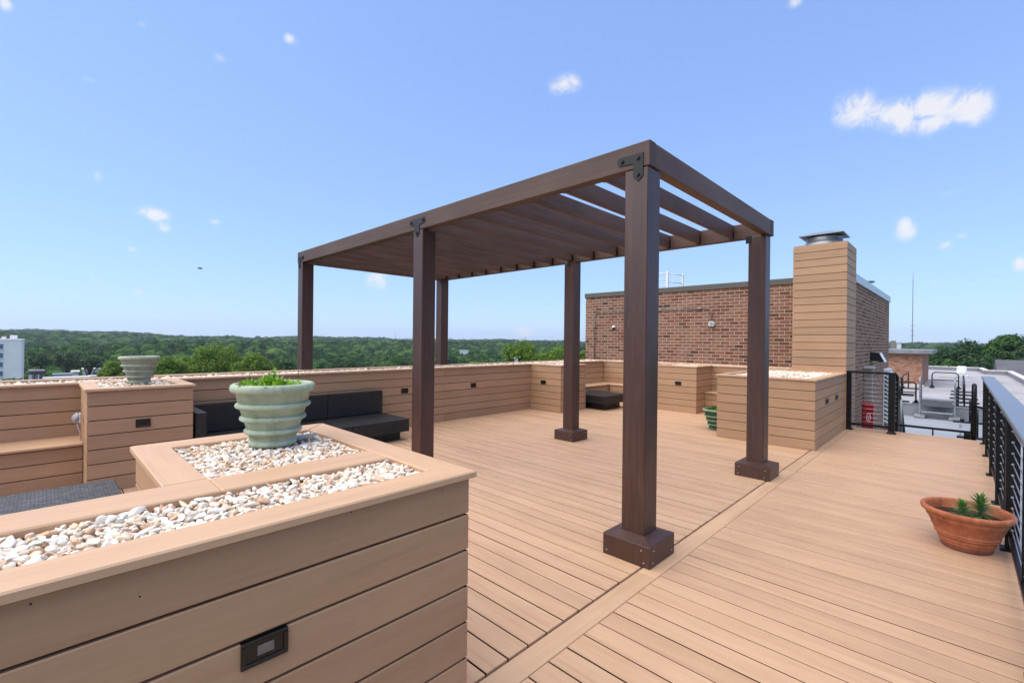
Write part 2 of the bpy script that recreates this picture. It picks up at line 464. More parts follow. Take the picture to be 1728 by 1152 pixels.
SUN_EL, SUN_AZ = R(60), R(152)             # azimuth measured from +X towards +Y
w = bpy.data.worlds.new('World'); sc.world = w; w.use_nodes = True
def build_world():
    t = w.node_tree; bg = t.nodes['Background']
    L = t.links.new
    sky = t.nodes.new('ShaderNodeTexSky'); sky.sky_type = 'NISHITA'; sky.sun_disc = False
    sky.sun_elevation = SUN_EL; sky.sun_rotation = math.pi/2 - SUN_AZ; sky.altitude = 0; sky.air_density = 1.0; sky.dust_density = .4; sky.ozone_density = 3.0
    tc = t.nodes.new('ShaderNodeTexCoord')
    def mth(op, a, b=0., c=0.):
        n = t.nodes.new('ShaderNodeMath'); n.operation = op
        for s_, v in zip(n.inputs, (a, b, c)):
            if hasattr(v, 'is_output'): L(v, s_)
            else: s_.default_value = v
        return n.outputs[0]
    def dot(v):
        n = t.nodes.new('ShaderNodeVectorMath'); n.operation = 'DOT_PRODUCT'; L(tc.outputs['Generated'], n.inputs[0]); n.inputs[1].default_value = v; return n.outputs['Value']
    nz = t.nodes.new('ShaderNodeTexNoise'); nz.inputs['Scale'].default_value = 30; nz.inputs['Detail'].default_value = 10; nz.inputs['Roughness'].default_value = .68; nz.inputs['Distortion'].default_value = .6; L(tc.outputs['Generated'], nz.inputs['Vector'])
    total = None
    for px, py, a, b, s in CLOUDS:
        d = ray(px, py).normalized(); r_ = d.cross(Vector((0, 0, 1))).normalized(); u_ = r_.cross(d)
        k = (d.dot(fw))                    # pixel size of a radian shrinks with the angle off the lens axis
        ea = mth('DIVIDE', dot(r_), a*1.08*k/F0*k); eb = mth('DIVIDE', dot(u_), b*1.08*k/F0)
        e = mth('ADD', mth('MULTIPLY', ea, ea), mth('MULTIPLY', eb, eb))
        front = mth('GREATER_THAN', dot(d), .5)
        g = mth('MULTIPLY', mth('MULTIPLY', mth('POWER', 2.718, mth('MULTIPLY', e, -1.)), s), front)
        total = g if total is None else mth('ADD', total, g)
    m = mth('MULTIPLY', total, mth('ADD', mth('MULTIPLY', nz.outputs['Fac'], 2.8), -.62))
    mr = t.nodes.new('ShaderNodeMapRange'); mr.interpolation_type = 'SMOOTHSTEP'
    L(m, mr.inputs['Value']); mr.inputs['From Min'].default_value = .14; mr.inputs['From Max'].default_value = 1.0; mr.inputs['To Max'].default_value = .85
    mx = t.nodes.new('ShaderNodeMix'); mx.data_type = 'RGBA'
    gm = t.nodes.new('ShaderNodeGamma'); gm.inputs['Gamma'].default_value = .48; L(sky.outputs[0], gm.inputs['Color'])
    ti = t.nodes.new('ShaderNodeMix'); ti.data_type = 'RGBA'; ti.blend_type = 'MULTIPLY'; ti.inputs[0].default_value = 1; L(gm.outputs[0], ti.inputs[6]); ti.inputs[7].default_value = (1.38, 1.76, 2.6, 1)
    L(mr.outputs[0], mx.inputs[0]); L(ti.outputs[2], mx.inputs[6]); mx.inputs[7].default_value = CLOUD_COL
    L(mx.outputs[2], bg.inputs['Color']); bg.inputs['Strength'].default_value = SKY_S
CLOUDS = [  # photo direction, half-width, half-height, weight
    (1440, 184, 34, 26, 1.3), (1505, 190, 40, 18, .9), (1570, 190, 60, 28, 1.5), (1648, 182, 30, 24, 1.1), (955, 143, 30, 15, 1.), (490, 67, 14, 9, .8), (370, 98, 14, 8, .7),
    (240, 40, 12, 8, .4), (150, 135, 16, 4, .4), (260, 361, 27, 12, 1.1), (279, 385, 12, 8, .7), (364, 376, 13, 8, .7), (165, 299, 12, 12, .6), (222, 421, 10, 6, .7),
    (158, 471, 8, 5, .7), (234, 493, 11, 8, .6), (638, 472, 20, 18, 1.), (1530, 386, 20, 20, .9), (1597, 413, 15, 9, 1.), (1622, 398, 12, 6, .6), (1605, 325, 26, 6, .6),
    (1722, 446, 15, 14, 1.), (1574, 477, 12, 5, .5), (1340, 4, 18, 10, .8), (8, 6, 16, 12, .9), (885, 560, 18, 9, .9), (925, 548, 26, 12, .5), (815, 530, 20, 14, .4), (70, 566, 30, 5, .5), (1570, 574, 50, 6, .5)]
SKY_S = .09; CLOUD_COL = (4.6, 4.5, 4.5, 1)
build_world()
sl = bpy.data.lights.new('sun', 'SUN'); so = bpy.data.objects.new('sun', sl); COL.objects.link(so)
sl.energy = 2.3; sl.angle = R(95); sl.color = (1, .91, .76)
sd = Vector((math.cos(SUN_AZ)*math.cos(SUN_EL), math.sin(SUN_AZ)*math.cos(SUN_EL), math.sin(SUN_EL)))
so.rotation_euler = sd.to_track_quat('Z', 'Y').to_euler(); so.location = (0, 0, 30)
vs = sc.view_settings; vs.view_transform = 'Standard'; vs.look = 'None'; vs.gamma = 1; vs.exposure = 1.2
sc.cycles.max_bounces = 8; sc.cycles.transparent_max_bounces = 8; sc.cycles.volume_bounces = 0

# ------------------------------------------------------------------ deck (setting)
P = .145
SEAM0, SEAM1 = 1.424, 1.560
def deck():
    mb = MB(); k0 = -21
    for k in range(k0, 72):
        x0 = 1.4625+ (k-8)*P; x1 = x0+P-.0085
        if x1 > 10.83: break
        dz = rnd.uniform(-.0012, .0012)
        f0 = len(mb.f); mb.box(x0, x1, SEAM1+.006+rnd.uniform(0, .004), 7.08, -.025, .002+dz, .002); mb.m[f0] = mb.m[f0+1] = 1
    o = mb.build('deck', [M_deck, M_gapshade], None); tag(o, kind='structure')
    mb = MB()
    for k in range(k0, 72):
        x0 = 1.447+(k-8)*P; x1 = x0+P-.0085
        if x1 > 10.83: break
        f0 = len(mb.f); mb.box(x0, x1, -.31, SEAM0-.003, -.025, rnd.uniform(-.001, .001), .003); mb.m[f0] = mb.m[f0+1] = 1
    o = mb.build('deck_walkway', [M_deck, M_gapshade], None); tag(o, kind='structure')
    mb = MB(); xs = [-2.2, 2.845, 6.4, 10.8]
    for a, b in zip(xs[:-1], xs[1:]): mb.box(a+.001, b-.002, SEAM0, SEAM1-.004, -.025, .0, .003)
    o = mb.build('deck_border', M_seam, None); tag(o, kind='structure')
    mb = MB(); mb.box(-2.3, 10.82, -.32, 7.9, -.4, -.11)
    o = mb.build('deck_frame', M_dark, None); tag(o, kind='structure')
deck()

# ------------------------------------------------------------------ planters
def clad_face(mb, ax, fixed, a0, a1, out, rows=7, z0=.004, t=.02, pitch=.1435, splits=()):
    """horizontal boards on one face; ax = direction they run, out = +1/-1 side they face"""
    for r in range(rows):
        za = z0+r*pitch; zb = za+pitch-.0085
        cuts = [a0]+[s for k, s in enumerate(splits) if (k+r) % 2 == 0]+[a1]
        for u0, u1 in zip(cuts[:-1], cuts[1:]):
            f0, f1 = sorted((fixed, fixed-out*t))
            if ax == 'x': mb.box(u0+.001, u1-.001, f0, f1, za, zb, .003)
            else: mb.box(f0, f1, u0+.001, u1-.001, za, zb, .003)

def ring_cap(ox0, ox1, oy0, oy1, wf, wr, wb, wl, z0, z1, c=.004):
    """four mitred coping boards; returns (boards along x, boards along y) builders"""
    ix0, ix1, iy0, iy1 = ox0+wl, ox1-wr, oy0+wf, oy1-wb; g = .0006
    mx, my = MB(), MB()
    mx.prism([(ox0+g, oy0), (ox1-g, oy0), (ix1-g, iy0), (ix0+g, iy0)], z0, z1, c)
    mx.prism([(ix0+g, iy1), (ix1-g, iy1), (ox1-g, oy1), (ox0+g, oy1)], z0, z1, c)
    my.prism([(ix1, iy0+g), (ox1, oy0+g), (ox1, oy1-g), (ix1, iy1-g)], z0, z1, c)
    my.prism([(ox0, oy0+g), (ix0, iy0+g), (ix0, iy1-g), (ox0, oy1-g)], z0, z1, c)
    return mx, my

def fixture(parent, ax, fixed, out, u, z, w_=.13, h_=.075, lens=False):
    """small recessed step light: black bezel, inner recess"""
    mb = MB(); e = .009
    def bx(m, u0, u1, za, zb, d0, d1, c=0):
        f0, f1 = sorted((fixed+out*d0, fixed+out*d1))
        if ax == 'x': m.box(u0, u1, f0, f1, za, zb, c)
        else: m.box(f0, f1, u0, u1, za, zb, c)
    b = .012
    bx(mb, u-w_/2, u+w_/2, z+h_/2-b, z+h_/2, -.01, e, .002); bx(mb, u-w_/2, u+w_/2, z-h_/2, z-h_/2+b, -.01, e, .002)
    bx(mb, u-w_/2, u-w_/2+b, z-h_/2+b, z+h_/2-b, -.01, e-.0005, 0); bx(mb, u+w_/2-b, u+w_/2, z-h_/2+b, z+h_/2-b, -.01, e-.0005, 0)
    bx(mb, u-w_/2+b, u+w_/2-b, z-h_/2+b, z+h_/2-b, -.01, .004, 0)
    o = mb.build('step_light', M_blackplastic, parent)
    l = MB(); bx(l, u-w_*.16, u+w_*.2, z-h_*.18, z+h_*.2, .002, .0065, .002); l.build('lens', M_lens if lens else M_iron, o)
    return o

def pebble_bank(name, areas, size, label, cat_parent=None, sub=2, density=1., zt=1.02, layers=2):
    """beds of real pebbles, all one uncountable mass"""
    bm_v, bm_f = ico(sub)
    variants = []
    for k in range(10):
        rr = np.random.default_rng(100+k); v = bm_v.copy()
        for _ in range(5):
            d = rr.normal(size=3); d /= np.linalg.norm(d); v *= (1+.30*rr.uniform(-1, 1)*np.tanh(3.2*(bm_v@d)-rr.uniform(-.8, .8)))[:, None]
        for _ in range(9):
            d = rr.normal(size=3); d /= np.linalg.norm(d); ex = np.maximum(0, v@d-rr.uniform(.5, .85)); v = v-ex[:, None]*d*.85
        v *= np.array([1.05, rr.uniform(.62, .98), rr.uniform(.5, .8)]); variants.append(v)
    Vs, Fs, n = [], [], 0
    for (x0, x1, y0, y1, zb) in areas:
        for lay in range(layers):
            cnt = int((x1-x0)*(y1-y0)/(size*size*2.0)*density)
            # jittered grid keeps the stones apart
            nx = max(1, int((x1-x0)/(size*1.36/math.sqrt(density)))); ny = max(1, int((y1-y0)/(size*1.36/math.sqrt(density))))
            for i in range(nx):
                for j in range(ny):
                    s = size*float(np.clip(nrng.lognormal(-.05, .28), .5, 1.9))*.74
                    px = x0+(i+.5+nrng.uniform(-.42, .42))*(x1-x0)/nx; py = y0+(j+.5+nrng.uniform(-.42, .42))*(y1-y0)/ny
                    m_ = s*.8
                    px = min(max(px, x0+min(m_, (x1-x0)/2)), x1-min(m_, (x1-x0)/2)); py = min(max(py, y0+min(m_, (y1-y0)/2)), y1-min(m_, (y1-y0)/2))
                    a, b, c = nrng.uniform(0, 6.28), nrng.normal(0, .3), nrng.normal(0, .3)
                    ca, sa, cb, sb, cc, sn = math.cos(a), math.sin(a), math.cos(b), math.sin(b), math.cos(c), math.sin(c)
                    M = np.array([[ca, -sa, 0], [sa, ca, 0], [0, 0, 1]])@np.array([[cb, 0, sb], [0, 1, 0], [-sb, 0, cb]])@np.array([[1, 0, 0], [0, cc, -sn], [0, sn, cc]])
                    z = zb + (lay-.5)*size*.5 + nrng.uniform(-.25, .3)*size
                    Vs.append(variants[nrng.integers(10)]@M.T*s + np.array([px, py, z])); Fs.append(bm_f+n); n += len(bm_v)
    me = np_mesh(name, np.concatenate(Vs), np.concatenate(Fs), M_pebble, True)
    o = link(name, me); tag(o, label, 'pebbles', None, 'stuff'); return o

def ico(sub):
    t = (1+5**.5)/2
    v = [(-1,t,0),(1,t,0),(-1,-t,0),(1,-t,0),(0,-1,t),(0,1,t),(0,-1,-t),(0,1,-t),(t,0,-1),(t,0,1),(-t,0,-1),(-t,0,1)]
    f = [(0,11,5),(0,5,1),(0,1,7),(0,7,10),(0,10,11),(1,5,9),(5,11,4),(11,10,2),(10,7,6),(7,1,8),(3,9,4),(3,4,2),(3,2,6),(3,6,8),(3,8,9),(4,9,5),(2,4,11),(6,2,10),(8,6,7),(9,8,1)]
    v = [tuple(np.array(p)/np.linalg.norm(p)) for p in v]
    for _ in range(sub):
        cache = {}; nf = []
        def mid(a, b):
            k = (min(a, b), max(a, b))
            if k not in cache:
                m = np.array(v[a])+np.array(v[b]); v.append(tuple(m/np.linalg.norm(m))); cache[k] = len(v)-1
            return cache[k]
        for a, b, c in f:
            ab, bc, ca = mid(a, b), mid(b, c), mid(c, a); nf += [(a, ab, ca), (b, bc, ab), (c, ca, bc), (ab, bc, ca)]
        f = nf
    return np.array(v), np.array(f, np.int32)

CZ0, CZ1 = 1.006, 1.031
# --- near planter: long strip in front with a square bed behind it
t = empty('planter_box', (.6, 1.4, 0), 'large tan board planter in the foreground holding a pale green pot on pebbles', 'planter', 'composite planter boxes')
mb = MB()
clad_face(mb, 'x', 1.40, -3.2, 1.20, -1); clad_face(mb, 'y', 1.20, 1.4005, 2.80, 1)
clad_face(mb, 'x', 2.80, .32, 1.199, 1); clad_face(mb, 'y', .32, 1.96, 2.799, -1); clad_face(mb, 'x', 1.95, -3.2, .319, 1)
mb.build('cladding', M_clad, t)
mb = MB(); mb.box(-3.2, 1.178, 1.422, 1.928, 0, .97); mb.box(.342, 1.178, 1.929, 2.778, 0, .97); mb.build_each('liner', M_dark, t)
mb = MB(); mb.box(-3.2, 1.079, 1.521, 1.799, .971, 1.0); mb.build('gravel_bed', M_bed, t)
mb = MB(); mb.box(.438, 1.079, 1.986, 2.664, .971, .998); mb.build('gravel_bed', M_bed, t)
g = .0006
mx = MB()
mx.prism([(-3.2, 1.38), (1.22-g, 1.38), (1.08-g, 1.52), (-3.2, 1.52)], CZ0, CZ1, .005)
mx.prism([(-3.2, 1.80), (.437-g, 1.80), (.437-g, 1.985), (-3.2, 1.985)], CZ0, CZ1, .005)
mx.prism([(.437+g, 1.80), (1.08-g, 1.80), (1.08-g, 1.985), (.437+g, 1.985)], CZ0, CZ1-.001, .005)
mx.prism([(.437+g, 2.665), (1.08-g, 2.665), (1.22-g, 2.82), (.30+g, 2.82)], CZ0, CZ1, .005)
mx.build_each('coping', M_capx, t)
my = MB()
my.prism([(1.08, 1.52+g), (1.22, 1.38+g), (1.22, 2.82-g), (1.08, 2.665-g)], CZ0, CZ1, .005)
my.prism([(.30, 1.986), (.437, 1.986), (.437, 2.665-g), (.30, 2.82-g)], CZ0, CZ1, .005)
my.build_each('coping', M_capy, t)
for px, py in ((52, 1018.6), (747, 826), (593, 864), (686, 1035), (236, 1006)):
    v_ = ray(px, py); q_ = Vector((0, 0, H))+v_*(1.3995/v_.y); mb = MB(); mb.tube([(q_.x, 1.401, q_.z), (q_.x, 1.3992, q_.z)], .0021, 8); mb.build('screw', M_dark, t)
fixture(t, 'x', 1.40, -1, .448, .678, .122, .074, True)
pebble_bank('pebbles', [(-.75, 1.075, 1.525, 1.795, 1.010), (.442, 1.075, 1.99, 2.66, 1.008)], .0168, 'white and peach pebbles filling the foreground planter around the pale green pot', sub=2)

# --- back parapet planter (runs the whole length) with projecting boxes
def wall_planter():
    t = empty('parapet_planter', (3, 7.06, 0), 'long low tan board parapet planter topped with pebbles behind the black sofa', 'planter')
    mb = MB(); clad_face(mb, 'x', 7.06, -6, 10.85, -1, splits=(-2.2, 2.6, 5.4, 8.1)); mb.build('cladding', M_clad, t)
    mb = MB(); mb.box(-6, 11.5, 7.082, 7.78, -2, .96); mb.build_each('liner', M_dark, t)
    mb = MB()
    for a, b in ((-6, -1.6), (-1.6, 2.3), (2.3, 6.4), (6.4, 10.84)):
        mb.prism([(a+.001, 7.035), (b-.001, 7.035), (b-.001, 7.165), (a+.001, 7.165)], CZ0, CZ1, .004)
        mb.prism([(a+.301, 7.68), (b+.299, 7.68), (b+.299, 7.81), (a+.301, 7.81)], CZ0, CZ1+.004, .004)
    mb.build_each('coping', M_capx, t)
    mb = MB(); clad_face(mb, 'x', 7.80, -6, 11.5, 1); mb.build('back_cladding', M_clad, t)
    for u, z in ((4.52, .644), (6.125, .643)): fixture(t, 'x', 7.06, -1, u, z, .14, .09)
    pebble_bank('pebbles', [(-4, 8.2, 7.17, 7.675, 1.008), (8.2, 11.4, 7.17, 7.675, 1.012)], .027, 'white pebbles along the top of the long back parapet', sub=1, layers=1)
wall_planter()
def side_wall_planter():
    t = empty('parapet_planter', (10.85, 4, 0), 'low tan board parapet planter running below the brick wall', 'planter')
    mb = MB(); clad_face(mb, 'y', 10.85, 1.6, 7.059, -1); mb.build('cladding', M_clad, t)
    mb = MB(); mb.box(10.872, 11.53, 1.6, 7.04, -2, .96); mb.build_each('liner', M_dark, t)
    mb = MB(); mb.prism([(10.83, 1.6), (10.96, 1.6), (10.96, 7.03), (10.83, 7.03)], CZ0, CZ1, .004)
    mb.prism([(11.40, 1.6), (11.53, 1.6), (11.53, 7.16), (11.40, 7.16)], CZ0, CZ1, .004); mb.build_each('coping', M_capy, t)
    pebble_bank('pebbles', [(10.965, 11.395, 1.7, 7.03, 1.014)], .028, 'white pebbles along the parapet at the foot of the brick wall', sub=1, layers=1)
side_wall_planter()

def box_planter(x0, x1, y0, y1, label, faces, lights, peb_label, back=None, inner=None):
    t = empty('planter_box', ((x0+x1)/2, y0, 0), label, 'planter', 'composite planter boxes')
    mb = MB()
    if 'f' in faces: clad_face(mb, 'x', y0, x0, x1, -1)
    if 'l' in faces: clad_face(mb, 'y', x0, y0+.0005, y1, -1)
    if 'r' in faces: clad_face(mb, 'y', x1, y0+.0005, y1, 1)
    if 'b' in faces: clad_face(mb, 'x', y1, x0+.0205, x1-.0205, 1)
    mb.build('cladding', M_clad, t)
    mb = MB(); mb.box(x0+.021, x1-.021, y0+.021, y1-.001, 0, .96); mb.build_each('liner', M_dark, t)
    mx, my = ring_cap(x0-.018, x1+.018, y0-.018, y1+(.018 if 'b' in faces else -.026), .135, .135, .1, .135, CZ0, CZ1+.002)
    mx.build_each('coping', M_capx, t); my.build_each('coping', M_capy, t)
    for ax, fx, out, u, z, w_ in lights: fixture(t, ax, fx, out, u, z, w_, .085)
    pebble_bank('pebbles', [(x0+.12, x1-.12, y0+.12, y1-.13, 1.014)], .026, peb_label, sub=1, layers=1)
    return t
box_planter(.32, 1.19, 6.09, 7.06, 'tan board planter block carrying an empty grey-green pot beside the black sofa', 'flr', [('x', 6.09, -1, .754, .655, .122)], 'white pebbles around the empty grey-green pot')
box_planter(7.85, 8.78, 6.18, 7.06, 'tan board planter block at the back corner, beside the low black table', 'flr', [('y', 7.85, -1, 6.67, .634, .145)], 'white pebbles on the corner planter block')
box_planter(9.98, 10.85, 4.12, 5.02, 'tan board planter block projecting below the junction box on the brick wall', 'flb', [('y', 9.98, -1, 4.53, .638, .14)], 'white pebbles on the planter block below the brick wall')
box_planter(7.86, 10.26, 1.51, 2.9, 'big tan board planter in front of the board-clad chimney, holding bright pebbles', 'flb', [('x', 1.51, -1, 8.66, .652, .2), ('x', 1.51, -1, 9.45, .652, .2)], 'bright white pebbles in the big planter before the chimney')

# --- built-in benches
def bench(pieces, label):
    p0 = pieces[0]; t = empty('built_in_bench', ((p0[0]+p0[1])/2, (p0[2]+p0[3])/2, 0), label, 'bench', 'built-in benches')
    seat, front = MB(), MB(); seaty = MB()
    for (x0, x1, y0, y1, run) in pieces:
        (seat if run == 'x' else seaty).box(x0, x1, y0, y1, .418, .443, .004)
        if run == 'x': clad_face(front, 'x', y0+.022, x0+.001, x1-.001, -1, 3, .004, .02, .1375)
        else: clad_face(front, 'y', x0+.022, y0+.001, y1-.001, -1, 3, .004, .02, .1375)
    if seat.v: seat.build('seat', M_capx, t)
    if seaty.v: seaty.build('seat', M_capy, t)
    front.build('front_panel', M_clad, t); return t
bench([(-6, .319, 6.50, 7.058, 'x')], 'tan board bench along the parapet left of the planter block with the grey-green pot')
bench([(8.782, 10.849, 6.60, 7.058, 'x'), (10.42, 10.849, 5.041, 6.598, 'y')], 'L-shaped tan board bench in the corner behind the low black table')
bench([(10.42, 10.849, 2.921, 4.119, 'y')], 'short tan board bench behind the dark green pot below the brick wall')

# ------------------------------------------------------------------ pergola
def pergola():
    t = empty('pergola', (4.5, 4.7, 0), 'dark brown timber pergola with six posts standing on the deck', 'pergola')
    s = .185
    spots = [(3.09, 1.69), (3.09, 4.44), (3.09, 7.84), (5.90, 1.71), (5.90, 4.43), (5.90, 7.82)]
    for i, (x, y) in enumerate(spots):
        on_wall = y > 7; zb = 1.0 if on_wall else .16
        mb = MB(); mb.box(x-s/2, x+s/2, y-s/2, y+s/2, zb, 2.80, .006)
        po = mb.build('post', M_postw, t)
        if not on_wall:
            b = .187; mb = MB()
            mb.box(x-b, x+b, y-b, y+b, 0.002, .150, .004)
            q = b-.002; r_ = s/2+.003
            for k in range(4):              # mitred lid boards sloping up to the post
                a = [(-q, -q), (q, -q), (q, q), (-q, q)]; c = [(-r_, -r_), (r_, -r_), (r_, r_), (-r_, r_)]
                j = (k+1) % 4
                mb.quad([(x+a[k][0], y+a[k][1], .1515), (x+a[j][0], y+a[j][1], .1515), (x+c[j][0], y+c[j][1], .178), (x+c[k][0], y+c[k][1], .178)])
            mb.mi = 1
            for fx in (-.75, .75):
                for fz in (.035, .115):
                    for sx, sy in ((0, -1), (-1, 0)):
                        if rnd.random() < .2: continue
                        cx = x+(fx*b+rnd.uniform(-.02, .02) if sx == 0 else sx*b); cy = y+(fx*b+rnd.uniform(-.02, .02) if sy == 0 else sy*b)
                        mb.cyl((cx, cy, fz), (cx+sx*.0022, cy+sy*.0022, fz), .0042, 8)
            mb.build('base_box', [M_postw, M_screw], po)
    Z0, Z1 = 2.803, 2.985
    for x0, nm in ((2.998, 'near'), (5.905, 'far')):
        mb = MB(); mb.box(x0, x0+.09, 1.585, 7.96, Z0, Z1, .005); mb.build('beam', M_beamw, t)
    mb = MB(); mb.box(3.094, 5.903, 1.589, 1.676, Z0+.002, Z1-.002, .005); mb.build('end_beam', M_raftw, t)
    mb = MB(); mb.box(3.09, 5.903, 7.87, 7.958, Z0+.002, Z1-.002, .005); mb.build('end_beam', M_raftw, t)
    k = 0; y = 2.02
    while y < 7.75:
        mb = MB(); mb.box(3.0905, 5.9035, y-.02, y+.02, Z0+.012, Z1-.003, .004); r_ = mb.build('rafter', M_raftw, t)
        h = MB(); h.box(5.862, 5.9042, y-.0235, y-.0205, Z0+.008, Z1-.07); h.box(5.862, 5.9042, y+.0205, y+.0235, Z0+.008, Z1-.07); h.box(5.862, 5.9042, y-.0235, y+.0235, Z0+.004, Z0+.0115)
        h.box(3.0902, 3.13, y-.0235, y-.0205, Z0+.008, Z1-.07); h.box(3.0902, 3.13, y+.0205, y+.0235, Z0+.008, Z1-.07)
        h.build_each('hanger', M_iron, r_); y += .4045
    def plate(poly, X, bolts, d=-1):
        mb = MB(); pts = [(X, a, b) for a, b in poly]
        mb.extrude(pts, (d*.006, 0, 0)); o = mb.build('bracket', M_iron, t)
        for a, b in bolts:
            m = MB(); m.tube([(X+d*.005, a, b), (X+d*.014, a, b)], .017, 6); m.tube([(X+d*.0135, a, b), (X+d*.019, a, b)], .010, 6); m.build('bolt', M_iron, o)
    def lplate(y, sgn, X, d=-1):
        f = lambda a, b: (y+sgn*a, b)
        plate([f(-.06, 2.905), f(.135, 2.905), f(.155, 2.878), f(.135, 2.848), f(.018, 2.838), f(.018, 2.738), f(-.02, 2.705), f(-.06, 2.738)], X, [f(.11, 2.876), f(-.02, 2.872), f(-.02, 2.752)], d)
    lplate(1.695, 1, 2.9965); lplate(7.85, -1, 2.9965)
    y = 4.455
    plate([(y-.16, 2.898), (y-.135, 2.928), (y+.135, 2.928), (y+.16, 2.898), (y+.135, 2.866), (y+.042, 2.852), (y+.042, 2.748), (y, 2.718), (y-.042, 2.748), (y-.042, 2.852), (y-.135, 2.866)], 2.9965, [(y+.115, 2.897), (y-.115, 2.897), (y, 2.762)])
    lplate(1.71, 1, 5.996, 1); lplate(7.82, -1, 5.996, 1)
    # inside brackets on the far posts
    for yy in (1.80, 4.43, 7.73):
        mb = MB(); mb.box(5.80, 5.806, yy-.03, yy+.03, 2.72, 2.799); mb.box(5.80, 5.9045, yy-.03, yy+.03, 2.7995, 2.8025); mb.build('angle_bracket', M_iron, t)
pergola()

# ------------------------------------------------------------------ pots
def torus_prof(r, z, a, h, n=6):
    """half-round bead on a pot wall, from below to above"""
    return [(r+a*math.cos(th), z+h*math.sin(th)) for th in [(-math.pi/2+math.pi*k/n) for k in range(n+1)]]
def urn_profile(zb=0., s=1.):
    p = [(0, 0), (.098, 0.0)] + torus_prof(.098, .014, .012, .014) + [(.103, .034), (.113, .062)]
    p += torus_prof(.115, .074, .016, .0135) + [(.120, .09), (.131, .122)]
    p += torus_prof(.134, .137, .0165, .0135) + [(.139, .152), (.150, .185)]
    p += torus_prof(.153, .200, .0175, .014) + [(.158, .216), (.166, .262)]
    p += [(.176, .264), (.186, .268), (.191, .277), (.192, .288), (.188, .299), (.180, .305), (.170, .306), (.162, .302), (.158, .292), (.154, .262)]
    return [(r*s, zb+z*s) for r, z in p]
def urn(x, y, z, s, mat, label, soil=True, rings=None, empty_pot=False):
    t = empty('plant_pot', (x, y, z), label, 'plant pot', 'ringed stone pots')
    mb = MB(); mb.lathe(x, y, urn_profile(z, s), 56); mb.build('pot_body', mat, t)
    if rings:
        for zz, rr in ((.073, .131), (.136, .1505), (.199, .1705), (.287, .193)):
            m = MB(); m.lathe(x, y, [(a*s, z+b*s) for a, b in torus_prof(rr-.0125, zz, .0135, .0115 if zz < .25 else .016)], 48); m.build('ring', rings, t)
    m = MB(); m.disc(x, y, z+.266*s, .1545*s, 32); m.build('soil', M_soil, t)
    return t
def leaf_patch(mb, base, direc, length, width, bend=.4, seg=4, fold=.2):
    """a single bent leaf blade"""
    b = Vector(base); d = Vector(direc).normalized(); side = d.cross(Vector((0, 0, 1)))
    side = side.normalized() if side.length > 1e-3 else Vector((1, 0, 0)); start = len(mb.v); p = b.copy()
    for i in range(seg+1):
        u = i/seg; wv = width*math.sin(math.pi*min(1, .12+.88*u)**.8)*.5 if u < 1 else .0005
        dd = (d + Vector((0, 0, -bend*u*u))).normalized(); nrm = side.cross(dd)
        mb.v += [tuple(p-side*wv+nrm*wv*fold), tuple(p), tuple(p+side*wv+nrm*wv*fold)]; p = p+dd*(length/seg)
    for i in range(seg):
        a = start+i*3
        mb.face([a, a+1, a+4, a+3], None, True); mb.face([a+1, a+2, a+5, a+4], None, True)

urn(.819, 2.462, 1.022, 1.0, M_sage, 'pale green ringed pot with bright leaves standing on the foreground planter')
urn(.775, 6.56, 1.038, .97, M_sage2, 'empty grey-green ringed pot on the planter block by the parapet')
urn(8.50, 3.14, .003, 1.2, M_dkgreen, 'dark green pot with pale rings standing on the deck behind the big planter', rings=M_dkring)
def leafy(x, y, z, label, mat, n, rad, ln, tall):
    t = empty('plant', (x, y, z), label, 'plant'); mb = MB(); st = MB()
    for k in range(n):
        a = rnd.uniform(0, 6.28); r_ = rad*math.sqrt(rnd.random()); cx, cy = x+r_*math.cos(a), y+r_*math.sin(a)
        hh = tall*math.exp(-((r_/rad)**2)*2.2)*rnd.uniform(.35, 1)
        st.cyl((cx, cy, z-.01), (cx, cy, z+hh), .0016, 5)
        for q in range(7):
            b = rnd.uniform(0, 6.28); e = rnd.uniform(.1, 1.25); zz = z+hh*rnd.uniform(.15, 1)
            leaf_patch(mb, (cx, cy, zz), (math.cos(b)*math.cos(e), math.sin(b)*math.cos(e), math.sin(e)), ln*rnd.uniform(.6, 1.2), ln*rnd.uniform(.35, .5), rnd.uniform(.1, .7))
    mb.build('leaves', mat, t); st.build('stem', mat, t); return t
leafy(.790, 2.435, 1.295, 'bright green leafy plant growing in the pale green pot', M_leafpot, 84, .125, .05, .065)
def sprig():
    mb = MB(); t = [o for o in COL.objects if o.name == 'plant'][0]
    for k in range(26):
        zz = 1.315+k*.0032; a = k*2.4
        leaf_patch(mb, (.812+.004*math.cos(a), 2.44+.004*math.sin(a), zz), (math.cos(a), math.sin(a), .9), .03*(1-k/40), .014, .2)
    mb.build('flower_spike', M_leafpot, t)
    mb = MB(); mb.cyl((.735, 2.50, 1.28), (.725, 2.52, 1.37), .0012, 5); mb.cyl((.925, 2.43, 1.28), (.925, 2.43, 1.385), .0012, 5); mb.build('stake', M_dark, t)
sprig()
leafy(8.50, 3.14, .34, 'green seedlings in the dark green pot on the deck', M_leafdull, 22, .12, .07, .05)
m = MB(); m.extrude([(.93, 2.52, 1.035), (1.03, 2.47, 1.043), (1.02, 2.40, 1.048), (.90, 2.39, 1.035)], (0, 0, .004))
tag(m.build('slate_tile', M_conduit, None, (.96, 2.44, 1.03)), 'thin grey slate tile lying on pebbles beside the pale green pot', 'tile')

